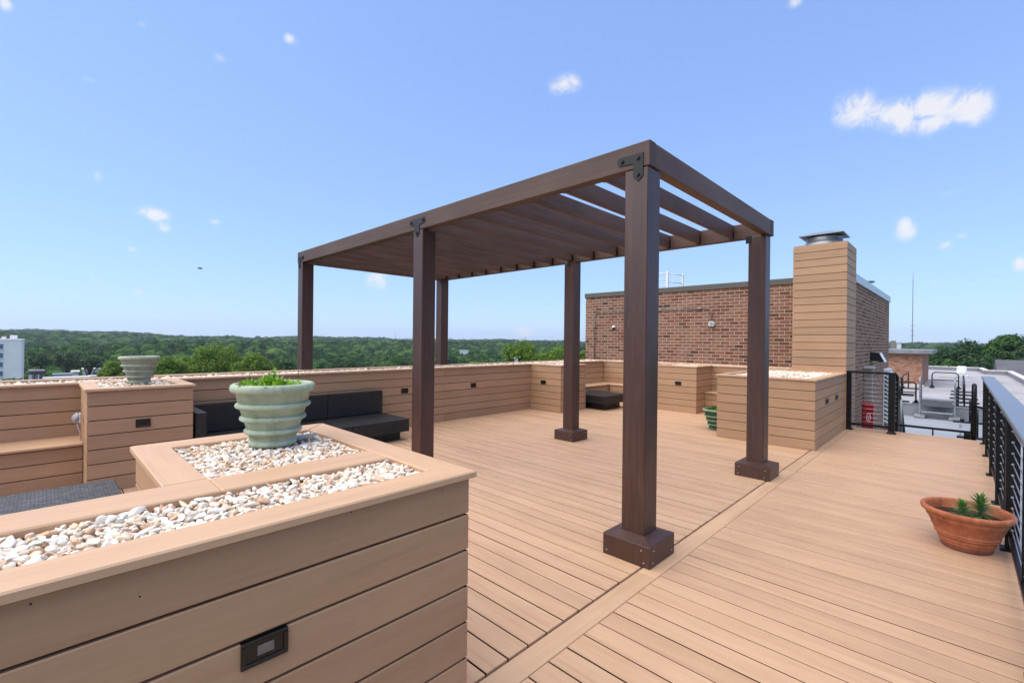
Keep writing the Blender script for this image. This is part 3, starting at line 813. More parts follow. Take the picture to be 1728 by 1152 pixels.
def terracotta():
    x, y = 4.985, -.04
    t = empty('plant_pot', (x, y, .002), 'round terracotta bowl pot with two spiky plants near the black railing', 'plant pot')
    p = [(0, .003), (.142, .003), (.1475, .012), (.1512, .035)]
    mb = MB(); mb.lathe(x, y, p, 64); mb.build('pot_foot', M_terra_dark, t)
    q = [(.160, .034)] + torus_prof(.162, .045, .005, .005) + [(.170, .058)] + torus_prof(.171, .064, .004, .004) + [(.188, .095)]
    q += torus_prof(.190, .101, .005, .005) + [(.196, .112)] + torus_prof(.197, .118, .004, .004)
    q += [(.206, .140), (.236, .212), (.246, .222), (.250, .236), (.247, .246), (.262, .254), (.277, .264), (.284, .278), (.284, .290), (.278, .300), (.266, .303), (.252, .298), (.245, .285), (.238, .255), (.222, .21)]
    mb = MB(); mb.lathe(x, y, [(a_*.945, b_) for a_, b_ in q], 64); mb.build('pot_body', M_terra, t)
    mb = MB(); mb.disc(x, y, .235, .217, 40); mb.build('soil', M_soil, t)
    for lab, px, py, h, n, ln in (('taller spiky strap-leaved plant in the terracotta bowl', 4.985, -.115, .145, 96, .125), ('shorter spiky strap-leaved plant in the terracotta bowl', 4.90, -.015, .11, 60, .11)):
        pl = empty('plant', (px, py, .236), lab, 'plant'); mb = MB()
        for k in range(n):
            u = k/n; a = k*2.39996; e = -.15+1.25*u+rnd.uniform(-.15, .15)
            leaf_patch(mb, (px, py, .236+h*u**.8), (math.cos(a)*math.cos(e), math.sin(a)*math.cos(e), math.sin(e)), ln*rnd.uniform(.8, 1.15)*(1-.45*u), .017, .45*(1-u), 4, .25)
        mb.build('leaves', M_leaflily, pl); m = MB(); m.cyl((px, py, .22), (px, py, .236+h), .005, 6); m.build('stem', M_leaflily, pl)
terracotta()

# ------------------------------------------------------------------ wicker furniture
def uvbox(mb, x0, x1, y0, y1, z0, z1, c=.006):
    f0 = len(mb.f); mb.box(x0, x1, y0, y1, z0, z1, c)
    for i in range(f0, len(mb.f)):
        P_ = [Vector(mb.v[k]) for k in mb.f[i]]; n = (P_[1]-P_[0]).cross(P_[2]-P_[0])
        a = max(range(3), key=lambda k: abs(n[k]))
        u, v = [(1, 2), (0, 2), (0, 1)][a]; mb.uv[i] = [(p[u], p[v]) for p in P_]
def wick(name, parent, mat, *b):
    mb = MB(); uvbox(mb, *b); return mb.build(name, mat, parent)
def sofa_module(x0, x1, label, arm=False):
    t = empty('sofa_section', ((x0+x1)/2, 6.5, 0), label, 'outdoor sofa', 'black wicker sofa sections')
    s0 = x0+(.112 if arm else .003)
    wick('seat', t, M_wick, s0, x1-.003, 6.10, 6.98, .14, .33)
    wick('base', t, M_wick, s0+.02, x1-.08, 6.23, 6.9, .003, .138)
    wick('backrest', t, M_wick, s0, x1-.003, 6.90, 7.0, .333, .70)
    if arm: wick('armrest', t, M_wick, x0, x0+.108, 6.10, 7.0, .003, .705)
    return t
sofa_module(1.215, 2.14, 'black wicker sofa section with an armrest against the tan planter block', True)
sofa_module(2.14, 3.07, 'armless black wicker sofa section in the middle, half behind the pale green pot')
sofa_module(3.07, 4.00, 'armless black wicker sofa section at the open end of the row')
def low_table(x0, x1, y0, y1, z1, label, mat):
    t = empty('low_table', ((x0+x1)/2, (y0+y1)/2, 0), label, 'low table')
    wick('table_top', t, mat, x0, x1, y0, y1, .15, z1); wick('base', t, mat, x0+.13, x1-.13, y0+.13, y1-.13, .003, .148); return t
low_table(8.8, 9.75, 5.66, 6.55, .33, 'low black square wicker table in the corner by the bench', M_wick)
low_table(-.62, .447, 4.15, 5.12, .35, 'low wicker table, its sky glare painted grey, just behind the foreground planter', M_wickglare)

# ------------------------------------------------------------------ brick roof house with chimney
LOW, UPR = -1.95, -1.40
def brick_quad(mb, p, u0):
    """vertical brick face; p = 4 points, uv in metres"""
    a, b = Vector(p[0]), Vector(p[1]); d = (b-a); L = d.length
    mb.quad(p, [(u0, p[0][2]), (u0+L, p[1][2]), (u0+L, p[2][2]), (u0, p[3][2])])
def penthouse():
    X0, X1, Y0, Y1, ZT = 11.55, 18.0, 1.58, 8.16, 2.995
    t = empty('brick_penthouse', (14.5, 5, LOW), 'red brown brick rooftop house with a dark olive metal edge behind the planters', 'building')
    mb = MB(); zb = LOW-.3; zt = ZT-.135
    brick_quad(mb, [(X0, Y1, zb), (X0, Y0, zb), (X0, Y0, zt), (X0, Y1, zt)], .06)
    brick_quad(mb, [(X0, Y0, zb), (X1, Y0, zb), (X1, Y0, zt), (X0, Y0, zt)], 6.64)
    brick_quad(mb, [(X1, Y0, zb), (X1, Y1, zb), (X1, Y1, zt), (X1, Y0, zt)], 13.1)
    brick_quad(mb, [(X1, Y1, zb), (X0, Y1, zb), (X0, Y1, zt), (X1, Y1, zt)], 19.7)
    mb.build('wall', M_brick, t)
    mb = MB(); mb.box(X0-.03, X0+.25, Y0+.26, Y1+.03, zt, ZT, .006); mb.box(X0+.2505, X1+.02, Y1-.2, Y1+.028, zt-.002, ZT-.002, .006); mb.build_each('coping', M_coping, t)
    mb = MB(); cuts = [X0-.032, 13.2, 14.8, 16.4, X1+.03]
    for a, b in zip(cuts[:-1], cuts[1:]): mb.box(a, b-.008, Y0-.03, Y0+.255, zt-.03, ZT+.01, .006)
    mb.build_each('coping', M_coping2, t)
    mb = MB(); mb.box(X0+.2, X1-.05, Y0+.2, Y1-.15, ZT-.32, ZT-.2); mb.build('roof', M_roof2, t)
penthouse()
def chimney():
    x0, x1, y0, y1, zt = 10.27, 11.28, 1.50, 2.37, 3.47
    t = empty('chimney', (10.7, 1.93, 1), 'tall board-clad chimney with a galvanised cap standing behind the big planter', 'chimney')
    mb = MB(); rows = 24; z0 = .004
    clad_face(mb, 'y', x0, y0, y1, -1, rows); clad_face(mb, 'x', y0+.002, x0+.0205, x1, -1, rows); clad_face(mb, 'x', y1, x0+.0205, x1, 1, rows); clad_face(mb, 'y', x1, y0+.03, y1-.03, 1, rows)
    mb.build('cladding', M_clad, t)
    mb = MB(); mb.box(x0+.021, x1-.021, y0+.023, y1-.021, 0, 3.445); mb.build('core', M_dark, t)
    mb = MB(); mb.lathe(10.66, 1.93, [(.33, 3.44), (.33, 3.50), (.30, 3.505), (.30, 3.60)], 40); fl = mb.build('flue', M_galv, t)
    mb = MB(); hx, hy = .36, .36; c = (10.66, 1.93)
    a = [(c[0]-hx, c[1]-hy), (c[0]+hx, c[1]-hy), (c[0]+hx, c[1]+hy), (c[0]-hx, c[1]+hy)]
    b = [(c[0]-.12, c[1]-.12), (c[0]+.12, c[1]-.12), (c[0]+.12, c[1]+.12), (c[0]-.12, c[1]+.12)]
    i0 = len(mb.v); mb.v += [(p[0], p[1], 3.625) for p in a]+[(p[0], p[1], 3.64) for p in a]+[(p[0], p[1], 3.715) for p in b]
    mb.face([i0+3, i0+2, i0+1, i0])
    for k in range(4):
        j = (k+1) % 4; mb.face([i0+k, i0+j, i0+4+j, i0+4+k]); mb.face([i0+4+k, i0+4+j, i0+8+j, i0+8+k])
    mb.face([i0+8, i0+9, i0+10, i0+11])
    for sx in (-.22, .22):
        for sy in (-.2, .2): mb.cyl((c[0]+sx, c[1]+sy, 3.58), (c[0]+sx, c[1]+sy, 3.63), .012, 6)
    mb.build('rain_cap', M_galv, t)
chimney()

# things fixed to the brick wall
kx = 11.55
def on_wall(y, z, X=11.4): f = kx/X; return (y*f, H+(z-H)*f)
t = empty('conduit', (kx, 6, 2.4), 'thin grey conduit pipe bent across the brick wall', 'conduit')
pts = []
(yl, zl), (yr, zr) = on_wall(7.715, 2.40), on_wall(4.352, 2.40)
zb1 = on_wall(7.7, .9)[1]; zb2 = on_wall(4.35, 2.07)[1]
X = kx-.022
pts = [(X, yl, zb1), (X, yl, zl-.12), (X, yl-.03, zl-.05), (X, yl-.12, zl), (X, yr+.12, zr), (X, yr+.03, zr-.04), (X, yr, zr-.12), (X, yr, zb2)]
mb = MB(); mb.tube(pts, .013, 8); mb.build('pipe', M_conduit, t)
for yy in (yl-.25, 5.75, yr+.3):
    mb = MB(); mb.cyl((X, yy-.05, zl), (X, yy+.05, zl), .02, 10); mb.build('coupling', M_galv, t)
for yy in (7.0, 5.2):
    mb = MB(); mb.box(X-.016, kx, yy-.012, yy+.012, zl-.035, zl+.02); mb.build('strap', M_galv, t)
y, z = on_wall(4.335, 2.01)
t = empty('junction_box', (kx, y, z), 'small pale junction box at the end of the conduit on the brick wall', 'junction box')
mb = MB(); mb.box(kx-.085, kx, y-.06, y+.06, z-.065, z+.065, .006); mb.build('box_body', M_greybox, t)
mb = MB(); mb.tube([(kx-.085, y, z), (kx-.095, y, z)], .04, 14); mb.cyl((kx-.0945, y+.01, z-.02), (kx-.10, y+.01, z-.02), .012, 8); mb.build('cover', M_galv, t)
for s_ in (-1, 1):
    mb = MB(); mb.cyl((kx-.04, y+s_*.06, z), (kx-.04, y+s_*.085, z), .02, 8); mb.build('plug', M_greybox, t)
y, z = on_wall(7.03, 1.945)
t = empty('security_camera', (kx, y, z), 'white bullet security camera on the brick wall under the conduit', 'camera')
mb = MB(); mb.tube([(kx, y+.05, z+.02), (kx-.03, y+.05, z+.02)], .05, 16); mb.build('mount', M_white, t)
a, b = Vector((kx-.03, y+.05, z+.02)), Vector((kx-.22, y-.08, z-.035)); d = (b-a).normalized()
mb = MB(); mb.tube([a, a+d*.05], .018, 8); mb.tube([a+d*.04, a+d*.06, a+d*.2], [.02, .042, .042], 14); mb.build('housing', M_white, t)
mb = MB(); mb.tube([a+d*.19, a+d*.222], .043, 14); mb.build('lens_face', M_blackplastic, t)

def roof_ladder():
    t = empty('roof_ladder', (kx+.1, 5.5, 2.9), 'white metal ladder rails rising above the brick roof house', 'ladder')
    (ya, za), (yb, zb) = on_wall(5.55, 3.41), on_wall(5.325, 3.34)
    X0, X1 = kx+.12, kx+.5
    for X, ys in ((X0, (ya, ya+.5)), ):
        for yy in ys:
            mb = MB(); mb.box(X-.03, X+.03, yy-.03, yy+.03, 2.8, za, .005); mb.build('stile', M_white, t)
    mb = MB(); mb.box(X1, X1+.055, yb-.03, yb+.025, 2.8, za-.045, .005); mb.build('stile', M_white, t)
    for zz in (za-.03, za-.2, za-.36, za-.47):
        mb = MB(); mb.cyl((X0, ya, zz), (X0, ya+.5, zz), .012, 8); mb.build('rung', M_white, t)
    for zz in (za-.05, za-.27):
        mb = MB(); mb.cyl((X0+.03, ya, zz), (X1+.02, yb, zz-.02), .014, 8); mb.build('side_bar', M_white, t)
roof_ladder()
t = empty('roof_vent', (14.2, 1.72, 3.0), 'small dark flat vent hood on top of the brick roof house', 'vent')
mb = MB(); mb.cyl((14.2, 1.8, 2.9), (14.2, 1.8, 3.06), .04, 10); mb.build('stack', M_galv, t)
mb = MB(); mb.tube([(14.2, 1.72, 3.07), (14.2, 1.72, 3.10), (14.2, 1.72, 3.12)], [.2, .19, .03], 16); mb.build('hood', M_conduit, t)

# things on the side wall (facing the walkway)
WY = 1.578
t = empty('wall_light', (14, WY, 1.2), 'dark wedge wall light on the shaded brick side wall', 'wall light')
mb = MB(); prof = [(14.0, WY, 1.17), (14.0, WY-.27, 1.13), (14.0, WY-.17, 1.35), (14.0, WY, 1.36)]
mb.extrude(prof, (.38, 0, 0)); mb.build('housing', M_iron, t)
mb = MB(); mb.extrude([(13.99, WY-.273, 1.135), (13.99, WY-.283, 1.138), (13.99, WY-.183, 1.356), (13.99, WY-.173, 1.353)], (.40, 0, 0)); mb.build('lit_white_plate', M_white, t)  # white strip paints the light falling on the sloping front
t = empty('duct', (13, WY, 0), 'narrow grey vertical duct rising from the red cabinet', 'duct')
mb = MB(); mb.box(13.0, 13.22, WY-.15, WY-.001, .22, 1.0, .004); mb.build('duct_body', M_conduit, t)
mb = MB(); mb.box(12.97, 13.25, WY-.19, WY-.001, 1.005, 1.06, .004); mb.build('hood', M_coping2, t)
t = empty('red_cabinet', (12.95, 1.45, LOW), 'red metal cabinet with a white emblem against the brick side wall', 'cabinet')
mb = MB(); mb.box(12.88, 13.02, 1.38, WY-.004, LOW+.01, .245, .006); mb.build('body', M_red, t)
mb = MB(); mb.box(12.872, 12.884, 1.388, WY-.012, LOW+.1, .225, .003); dr = mb.build('door', M_red, t)
mb = MB()
ring = [(12.869, 1.467+.034*math.cos(a), -.07+.085*math.sin(a)) for a in [2*math.pi*k/24 for k in range(24)]]
mb.tube(ring, .006, 5, closed=True)
for dz in (.03, 0, -.03): mb.box(12.866, 12.871, 1.452, 1.482, -.07+dz-.006, -.07+dz+.006)
mb.build('emblem', M_white, dr)
t = empty('louver_vent', (16.9, WY, 0), 'white slatted louver vent low on the brick side wall', 'vent')
mb = MB(); mb.box(16.78, 16.84, WY-.012, WY-.001, -.75, .80); mb.box(17.74, 17.8, WY-.012, WY-.001, -.75, .80); mb.box(16.78, 17.8, WY-.1, WY-.001, .802, .86); mb.build('frame', M_white, t)
mb = MB()
for k in range(13):
    z = -.72+k*.118
    mb.extrude([(16.845, WY-.013, z+.09), (16.845, WY-.17, z), (16.845, WY-.17, z+.03), (16.845, WY-.013, z+.117)], (.89, 0, 0))
mb.build('blades', M_white, t)

# ------------------------------------------------------------------ railings
def cable_rail_long():
    y = -.285; t = empty('cable_railing', (6, y, 0), 'long black cable railing with a wide flat top along the walkway edge', 'railing')
    xs = [.7, 1.95, 3.2, 5.16, 6.58, 7.96, 9.30, 10.42]
    for x in xs:
        mb = MB(); mb.box(x-.03, x+.03, y-.04, y+.036, .002, 1.03, .004); po = mb.build('post', M_black, t)
        mb = MB(); mb.box(x-.06, x+.06, y-.055, y+.062, .0022, .014, .003); mb.mi = 0; mb.prism([(x-.042, y-.036), (x+.042, y-.036), (x+.042, y+.036), (x-.042, y+.036)], .0142, .035, .006); mb.build('base_plate', M_black, po)
        m = MB()
        for k in range(10):
            z = .16+k*.083; m.tube([(x-.037, y, z), (x-.03, y, z)], .009, 8); m.tube([(x+.03, y, z), (x+.037, y, z)], .009, 8)
        m.build('cable_stud', M_steel, po)
    mb = MB(); mb.box(.6, 10.46, y-.085, y+.055, 1.034, 1.07, .006); mb.build('top_rail', M_railcap, t)
    for a, b in zip(xs[:-1], xs[1:]):
        mb = MB(); mb.box(a+.0325, b-.0325, y-.02, y+.02, .085, .125, .004); mb.build('bottom_rail', M_black, t)
    for a, b in zip(xs[:-1], xs[1:]):       # slim mid pickets
        if b-a > 1: 
            mb = MB(); mb.box((a+b)/2-.008, (a+b)/2+.008, y-.012, y+.012, .126, 1.033, .002); mb.build('picket', M_black, t)
    for k in range(10):
        z = .16+k*.083; mb = MB(); mb.cyl((.7, y, z), (10.42, y, z), .0034, 6); mb.build('cable', M_steel, t)
cable_rail_long()
def cable_rail_short():
    x = 10.36; ya, yb = 1.465, .86; t = empty('cable_railing', (x, 1.2, 0), 'short black cable railing panel between the big planter and the stairs', 'railing')
    for y in (ya, yb):
        s_ = .036 if y == ya else .045
        mb = MB(); mb.box(x-s_, x+s_, y-s_, y+s_, .002, 1.03, .004); po = mb.build('post', M_black, t)
        mb = MB(); mb.box(x-.065, x+.065, y-.065, y+.065, .0022, .016, .004); mb.prism([(x-.055, y-.055), (x+.055, y-.055), (x+.055, y+.055), (x-.055, y+.055)], .0162, .04, .01); mb.build('base_plate', M_black, po)
    mb = MB(); mb.box(x-.045, x+.045, yb-.06, ya+.06, 1.032, 1.07, .005); mb.build('top_rail', M_black, t)
    mb = MB(); mb.box(x-.02, x+.02, yb+.046, ya-.037, .09, .13, .004); mb.build('bottom_rail', M_black, t)
    for k in range(11):
        mb = MB(); z = .17+k*.077; mb.cyl((x, yb, z), (x, ya, z), .0028, 6); mb.build('cable', M_steel, t)
cable_rail_short()
def stair_rail():
    y = .83; t = empty('stair_railing', (11, y, 0), 'black cable handrail sloping down the stairs past the short railing panel', 'railing')
    top = [(10.42, 1.03), (10.75, 1.0), (11.9, .12), (12.9, -.75)]
    mb = MB(); mb.tube([(a, y, b) for a, b in top], .03, 8); mb.build('handrail', M_black, t)
    mb = MB(); mb.tube([(10.75, y, .06), (12.9, y, -1.62)], .022, 8); mb.build('bottom_rail', M_black, t)
    zt = lambda x: 1.0 if x <= 10.75 else (1.0-(x-10.75)*.765)
    for x in (10.75, 11.5, 12.2, 12.88):
        mb = MB(); mb.box(x-.03, x+.03, y-.03, y+.03, zt(x)-1.2 if x > 10.8 else -.02, zt(x), .004); po = mb.build('post', M_black, t)
        m = MB()
        for k in range(9): m.tube([(x-.034, y-.0, zt(x)-.12-k*.085), (x-.028, y, zt(x)-.12-k*.085)], .009, 8)
        m.build('cable_stud', M_steel, po)
    for k in range(9):
        dz = -.12-k*.085; mb = MB(); mb.cyl((10.75, y, 1.0+dz), (12.88, y, zt(12.88)+dz), .0028, 6); mb.build('cable', M_steel, t)
    mb = MB(); mb.cyl((11.15, y-.05, -.3), (10.98, y-.05, .55), .018, 8); mb.build('brace', M_galv, t)
stair_rail()
def stair_rail_right():
    y = -.16; t = empty('stair_railing', (11, y, 0), 'black looped handrail on the right of the stairs by the long cable railing', 'railing')
    mb = MB(); mb.tube([(10.80, y, -.6), (10.80, y, .78), (10.83, y, .86), (10.90, y, .89), (10.98, y, .86), (11.01, y, .78), (11.3, y, .5), (12.6, y, -.6)], .032, 10); mb.build('handrail', M_black, t)
    mb = MB(); mb.cyl((10.80, y, .55), (10.43, -.27, .56), .02, 8); mb.build('connector', M_black, t)
    for x, z in ((11.3, .46), (12.3, -.37)):
        mb = MB(); mb.box(x-.025, x+.025, y-.025, y+.025, LOW, z, .003); mb.build('post', M_black, t)
stair_rail_right()
t = empty('low_rail', (10.9, .35, 0), 'low black bar across the opening at the deck edge', 'railing')
mb = MB(); mb.box(10.88, 10.92, -.13, .80, .08, .118, .004); mb.build('bar', M_black, t)
mb = MB(); mb.box(10.89, 10.91, .335, .355, -.25, .08); mb.build('foot', M_black, t)
mb = MB(); mb.box(10.87, 10.93, -.115, -.04, -.3, .079, .004); mb.build('foot', M_black, t)
def stairs():
    t = empty('deck_stairs', (11.6, .35, LOW), 'grey metal stairs leading from the deck to the lower roof', 'stairs')
    for k in range(8):
        z = -.22-k*.2; x = 10.95+k*.25; mb = MB(); mb.box(x, x+.27, -.1, .76, z-.03, z, .004); mb.build('tread', M_galv, t)
    for y in (-.125, .765):
        mb = MB(); mb.extrude([(10.87, y, -.05), (12.95, y, -1.70), (12.95, y, LOW+.01), (12.7, y, LOW+.01), (10.87, y, -.35)], (0, .02, 0)); mb.build('stringer', M_black, t)
stairs()

# ------------------------------------------------------------------ roofs beyond (setting)
XC = 30.2
def roofs():
    mb = MB(); mb.box(-9, XC-.002, -3.9, 8.4, -22, LOW); tag(mb.build('lower_roof', M_roof2, None), kind='structure')
    mb = MB(); mb.box(XC, 68.5, -3.9, 9, -22, UPR); mb.box(68.5, 75.5, -1.85, 9, -22, UPR-.003); tag(mb.build('upper_roof', M_roof, None), kind='structure')
    mb = MB(); mb.box(XC-.025, XC-.004, -3.9, 8.3, LOW+.002, UPR+.02); mb.box(XC-.05, XC+.3, -3.9, 8.3, UPR+.021, UPR+.05)
    tag(mb.build('roof_step_wall', M_curb, None), kind='structure')
    t = empty('roof_parapet', (75, 0, UPR), 'low grey parapet with stone coping round the far roof edge', 'parapet')
    runs = [((75.2, 9), (75.2, -1.6)), ((75.2, -1.6), (68.2, -1.85)), ((68.2, -1.85), (68.2, -3.5)), ((68.2, -3.5), (31, -3.75))]
    mb, cp = MB(), MB()
    for (a, b) in runs:
        a, b = Vector((*a, 0)), Vector((*b, 0)); d = (b-a).normalized(); n = Vector((-d.y, d.x, 0))*.15
        q = [a-n, b-n, b+n, a+n]; mb.prism([(p.x, p.y) for p in q], UPR, UPR+.38)
        L = (b-a).length; k = max(1, int(L/1.2)); n2 = n*1.35
        for i in range(k):
            p0 = a+d*(L*i/k+.02); p1 = a+d*(L*(i+1)/k-.03); q = [p0-n2, p1-n2, p1+n2, p0+n2]; cp.prism([(p.x, p.y) for p in q], UPR+.382, UPR+.47, .01)
    mb.build('parapet_wall', M_curb, t); cp.build_each('coping', M_roofedge, t)
roofs()
def step_over():
    t = empty('step_over_stairs', (30, .8, LOW), 'galvanised step-over stairs crossing the roof curb', 'stairs')
    ya, yb = 1.42, .20; zt = .0
    for y in (ya, yb):
        mb = MB()
        mb.tube([(29.75, y, LOW+.1), (29.75, y, zt-.25), (29.75, y, zt-.1), (29.85, y, zt), (30.9, y, zt), (31.0, y, zt-.1), (31.0, y, UPR)], .028, 8); mb.build('handrail', M_alu, t)
        mb = MB(); mb.box(29.70, 29.80, y-.035, y+.035, LOW+.1, -1.0, .01); mb.build('leg', M_galv, t)
        mb = MB(); mb.box(29.4, 30.1, y-.2, y+.2, LOW+.02, LOW+.09, .01); mb.box(29.4, 29.6, y-.2, y+.2, LOW+.092, LOW+.15, .01); mb.box(29.9, 30.1, y-.2, y+.2, LOW+.092, LOW+.15, .01); mb.build_each('base_block', M_galv, t)
    mb = MB(); mb.box(29.7, 31.0, yb+.06, ya-.06, -1.16, -1.08, .01); mb.build('platform', M_curb, t)
    mb = MB(); mb.box(29.62, 29.72, yb+.06, ya-.06, -1.36, -1.04, .01); mb.build('riser', M_stepdark, t)
    mb = MB(); mb.box(29.45, 29.7, yb+.06, ya-.06, -1.66, -1.61, .01); mb.build('tread', M_alu, t)
step_over()
def guard(name_label, p0, p1, z, h=1.08):
    a, b = Vector(p0), Vector(p1); d = (b-a).normalized(); n = Vector((-d.y, d.x))
    t = empty('roof_guardrail', ((a.x+b.x)/2, (a.y+b.y)/2, z), name_label, 'guardrail', 'black pipe guardrails on the grey roof')
    L = (b-a).length; pt = lambda u, zz: (a.x+d.x*u, a.y+d.y*u, z+zz); r_ = min(.22, L*.2)
    mb = MB(); arc = []
    for k in range(7): th = math.pi/2*k/6; arc.append((r_-r_*math.cos(th), h-r_+r_*math.sin(th)))
    pts = [pt(0, .04)]+[pt(u, zz) for u, zz in arc]+[pt(L-u, zz) for u, zz in arc[::-1]]+[pt(L, .04)]
    mb.tube(pts, .034, 8); mb.build('hoop', M_black, t)
    mb = MB(); mb.cyl(pt(0, h*.52), pt(L, h*.52), .028, 8); mb.build('mid_rail', M_black, t)
    for u in (0, L):
        c = Vector(pt(u, 0)); mb = MB(); q = [c+Vector((n.x*s1*.55+d.x*s2*.13, n.y*s1*.55+d.y*s2*.13, 0)) for s1, s2 in ((-1, -1), (1, -1), (1, 1), (-1, 1))]
        poly = [(p.x, p.y) for p in q]
        ar = sum(poly[i][0]*poly[(i+1) % 4][1]-poly[(i+1) % 4][0]*poly[i][1] for i in range(4))
        if ar < 0: poly = poly[::-1]
        mb.prism(poly, z+.003, z+.07, .015); mb.cyl((c.x+n.x*.25, c.y+n.y*.25, z+.07), (c.x+n.x*.25, c.y+n.y*.25, z+.17), .07, 8); mb.build('base_plate', M_black, t)
guard('black pipe guardrail facing us at the far end of the roof path', (43.5, 1.45), (43.5, .12), UPR)
xs = [30.9, 33.2, 35.6, 38.2, 40.9]
nm = ['next to the step-over stairs', 'second beyond the step-over stairs', 'third beyond the step-over stairs', 'fourth beyond the step-over stairs']
for i in range(4): guard('black pipe guardrail right of the roof path, '+nm[i], (xs[i], -.12), (xs[i+1]-.25, -.12+.02), UPR)
guard('black pipe guardrail across the path left of the step-over stairs', (30.8, 2.35), (30.8, 1.62), UPR)
guard('black pipe guardrail running back from the short rail left of the step-over stairs', (31.3, 2.45), (35.2, 2.5), UPR)
guard('black pipe guardrail close to the orange brick house', (36, 2.5), (41, 2.55), UPR)
guard('black pipe guardrail on the lower roof beside the long railing', (24.5, -.45), (29.3, -.3), LOW)
def brick_house2():
    x0, x1, y0, y1, zt = 44, 53, 2.0, 12, .93
    t = empty('brick_penthouse', (48, 7, UPR), 'orange brick rooftop house with a flat overhanging roof, farther along the roof', 'building')
    mb = MB(); brick_quad(mb, [(x0, y1, UPR), (x0, y0, UPR), (x0, y0, zt), (x0, y1, zt)], 0); brick_quad(mb, [(x0, y0, UPR), (x1, y0, UPR), (x1, y0, zt), (x0, y0, zt)], 10); brick_quad(mb, [(x1, y0, UPR), (x1, y1, UPR), (x1, y1, zt), (x1, y0, zt)], 20); mb.build('wall', M_brick2, t)
    mb = MB(); mb.box(x0-.6, x1+.6, y0-.55, y1+.5, zt, zt+.28, .02); mb.build('roof', M_curb, t)
    mb = MB(); mb.box(x0-.12, x0-.004, y0-.1, y1, UPR+.005, UPR+.12); mb.build('flashing', M_roofedge, t)
brick_house2()
t = empty('roof_unit', (60, -.05, UPR), 'white roof ventilator box near the far parapet', 'roof unit')
mb = MB(); mb.box(59.4, 60.8, -.52, .45, UPR+.003, UPR+.3, .04); mb.build('curb', M_greybox, t)
mb = MB(); mb.box(59.5, 60.7, -.38, .3, UPR+.302, UPR+1.02, .1); mb.build('hood', M_white, t)
mb = MB(); mb.box(58, 58.6, .3, 1.5, UPR+.003, UPR+.45, .04); tag(mb.build('roof_unit', M_greybox, None, (58.3, .9, UPR)), 'low pale box beside the white roof ventilator', 'roof unit')

# small items near the bench
t = empty('work_light', (.30, 6.55, .7), 'clear plastic bag covered light fixed to the side of the planter block', 'lamp')
v, f = ico(2); v = v*np.array([.034, .048, .05])
vv = v*(1+.22*np.sin(v[:, 0:1]*140+v[:, 1:2]*110)*np.cos(v[:, 2:3]*120))
m = NT('cloudy plastic wrap'); m.bsdf.inputs['Transmission Weight'].default_value = .5; wrap = m.done(lin(190, 192, 194), .25)
link('wrap', np_mesh('wrap', vv, f, wrap, True), t, (-.035, 0, 0))
mb = MB(); mb.box(.285, .3, 6.5, 6.6, .65, .75, .003); mb.build('mount', M_greybox, t)
mb = MB(); mb.tube([(.27, 6.55, .64), (.295, 6.56, .55), (.30, 6.58, .46)], .004, 6); mb.build('cord', M_greybox, t)

# ------------------------------------------------------------------ land and far country
NEARZ = -22.
def ridge_px(az):                           # height of the far skyline in photo pixels relative to the horizon
    return 0.2+4.5*math.exp(-((az-91)/9)**2)+1.1*math.sin(az*.31)+.8*math.sin(az*.83+1)-1.4*math.exp(-((az-45)/8)**2)
def land(r, az):
    top = H-12+ridge_px(az)/777*1500
    s = lambda e0, e1, x: (lambda q: q*q*(3-2*q))(min(1, max(0, (x-e0)/(e1-e0))))
    h = NEARZ + (top-NEARZ)*s(330, 1500, r)**1.3
    h += 5.0*math.sin(r*.012+az*.11)*s(250, 500, r)*(1-s(1000, 1400, r))
    h -= 3.5*s(420, 300, r) if r < 420 else 0
    h -= 30*s(1550, 2600, r)
    return h
def terrain():
    rs = [0, 30, 80, 130, 180, 240, 300, 360, 430, 500, 580, 670, 760, 860, 970, 1090, 1220, 1350, 1500, 1650, 1900, 2300, 3000]
    azs = list(range(0, 360, 6)); V = []; F = []
    for r_ in rs:
        for a in azs:
            V.append((r_*math.cos(R(a)), r_*math.sin(R(a)), land(r_, a)))
    n = len(azs)
    for i in range(len(rs)-1):
        for j in range(n):
            k = (j+1) % n; F.append((i*n+j, (i+1)*n+j, (i+1)*n+k, i*n+k))
    m = NT('meadow and woodland floor'); c = m.ramp(m.noise(m.coord('Object', (1, 1, 1)), .03, 5, .6), [(.3, lin(48, 70, 34)), (.7, lin(78, 100, 52))]); gm = m.done(c, .95, None, .1)
    me = np_mesh('terrain', np.array(V), np.array(F, np.int32), gm, True); tag(link('terrain', me), kind='structure')
terrain()

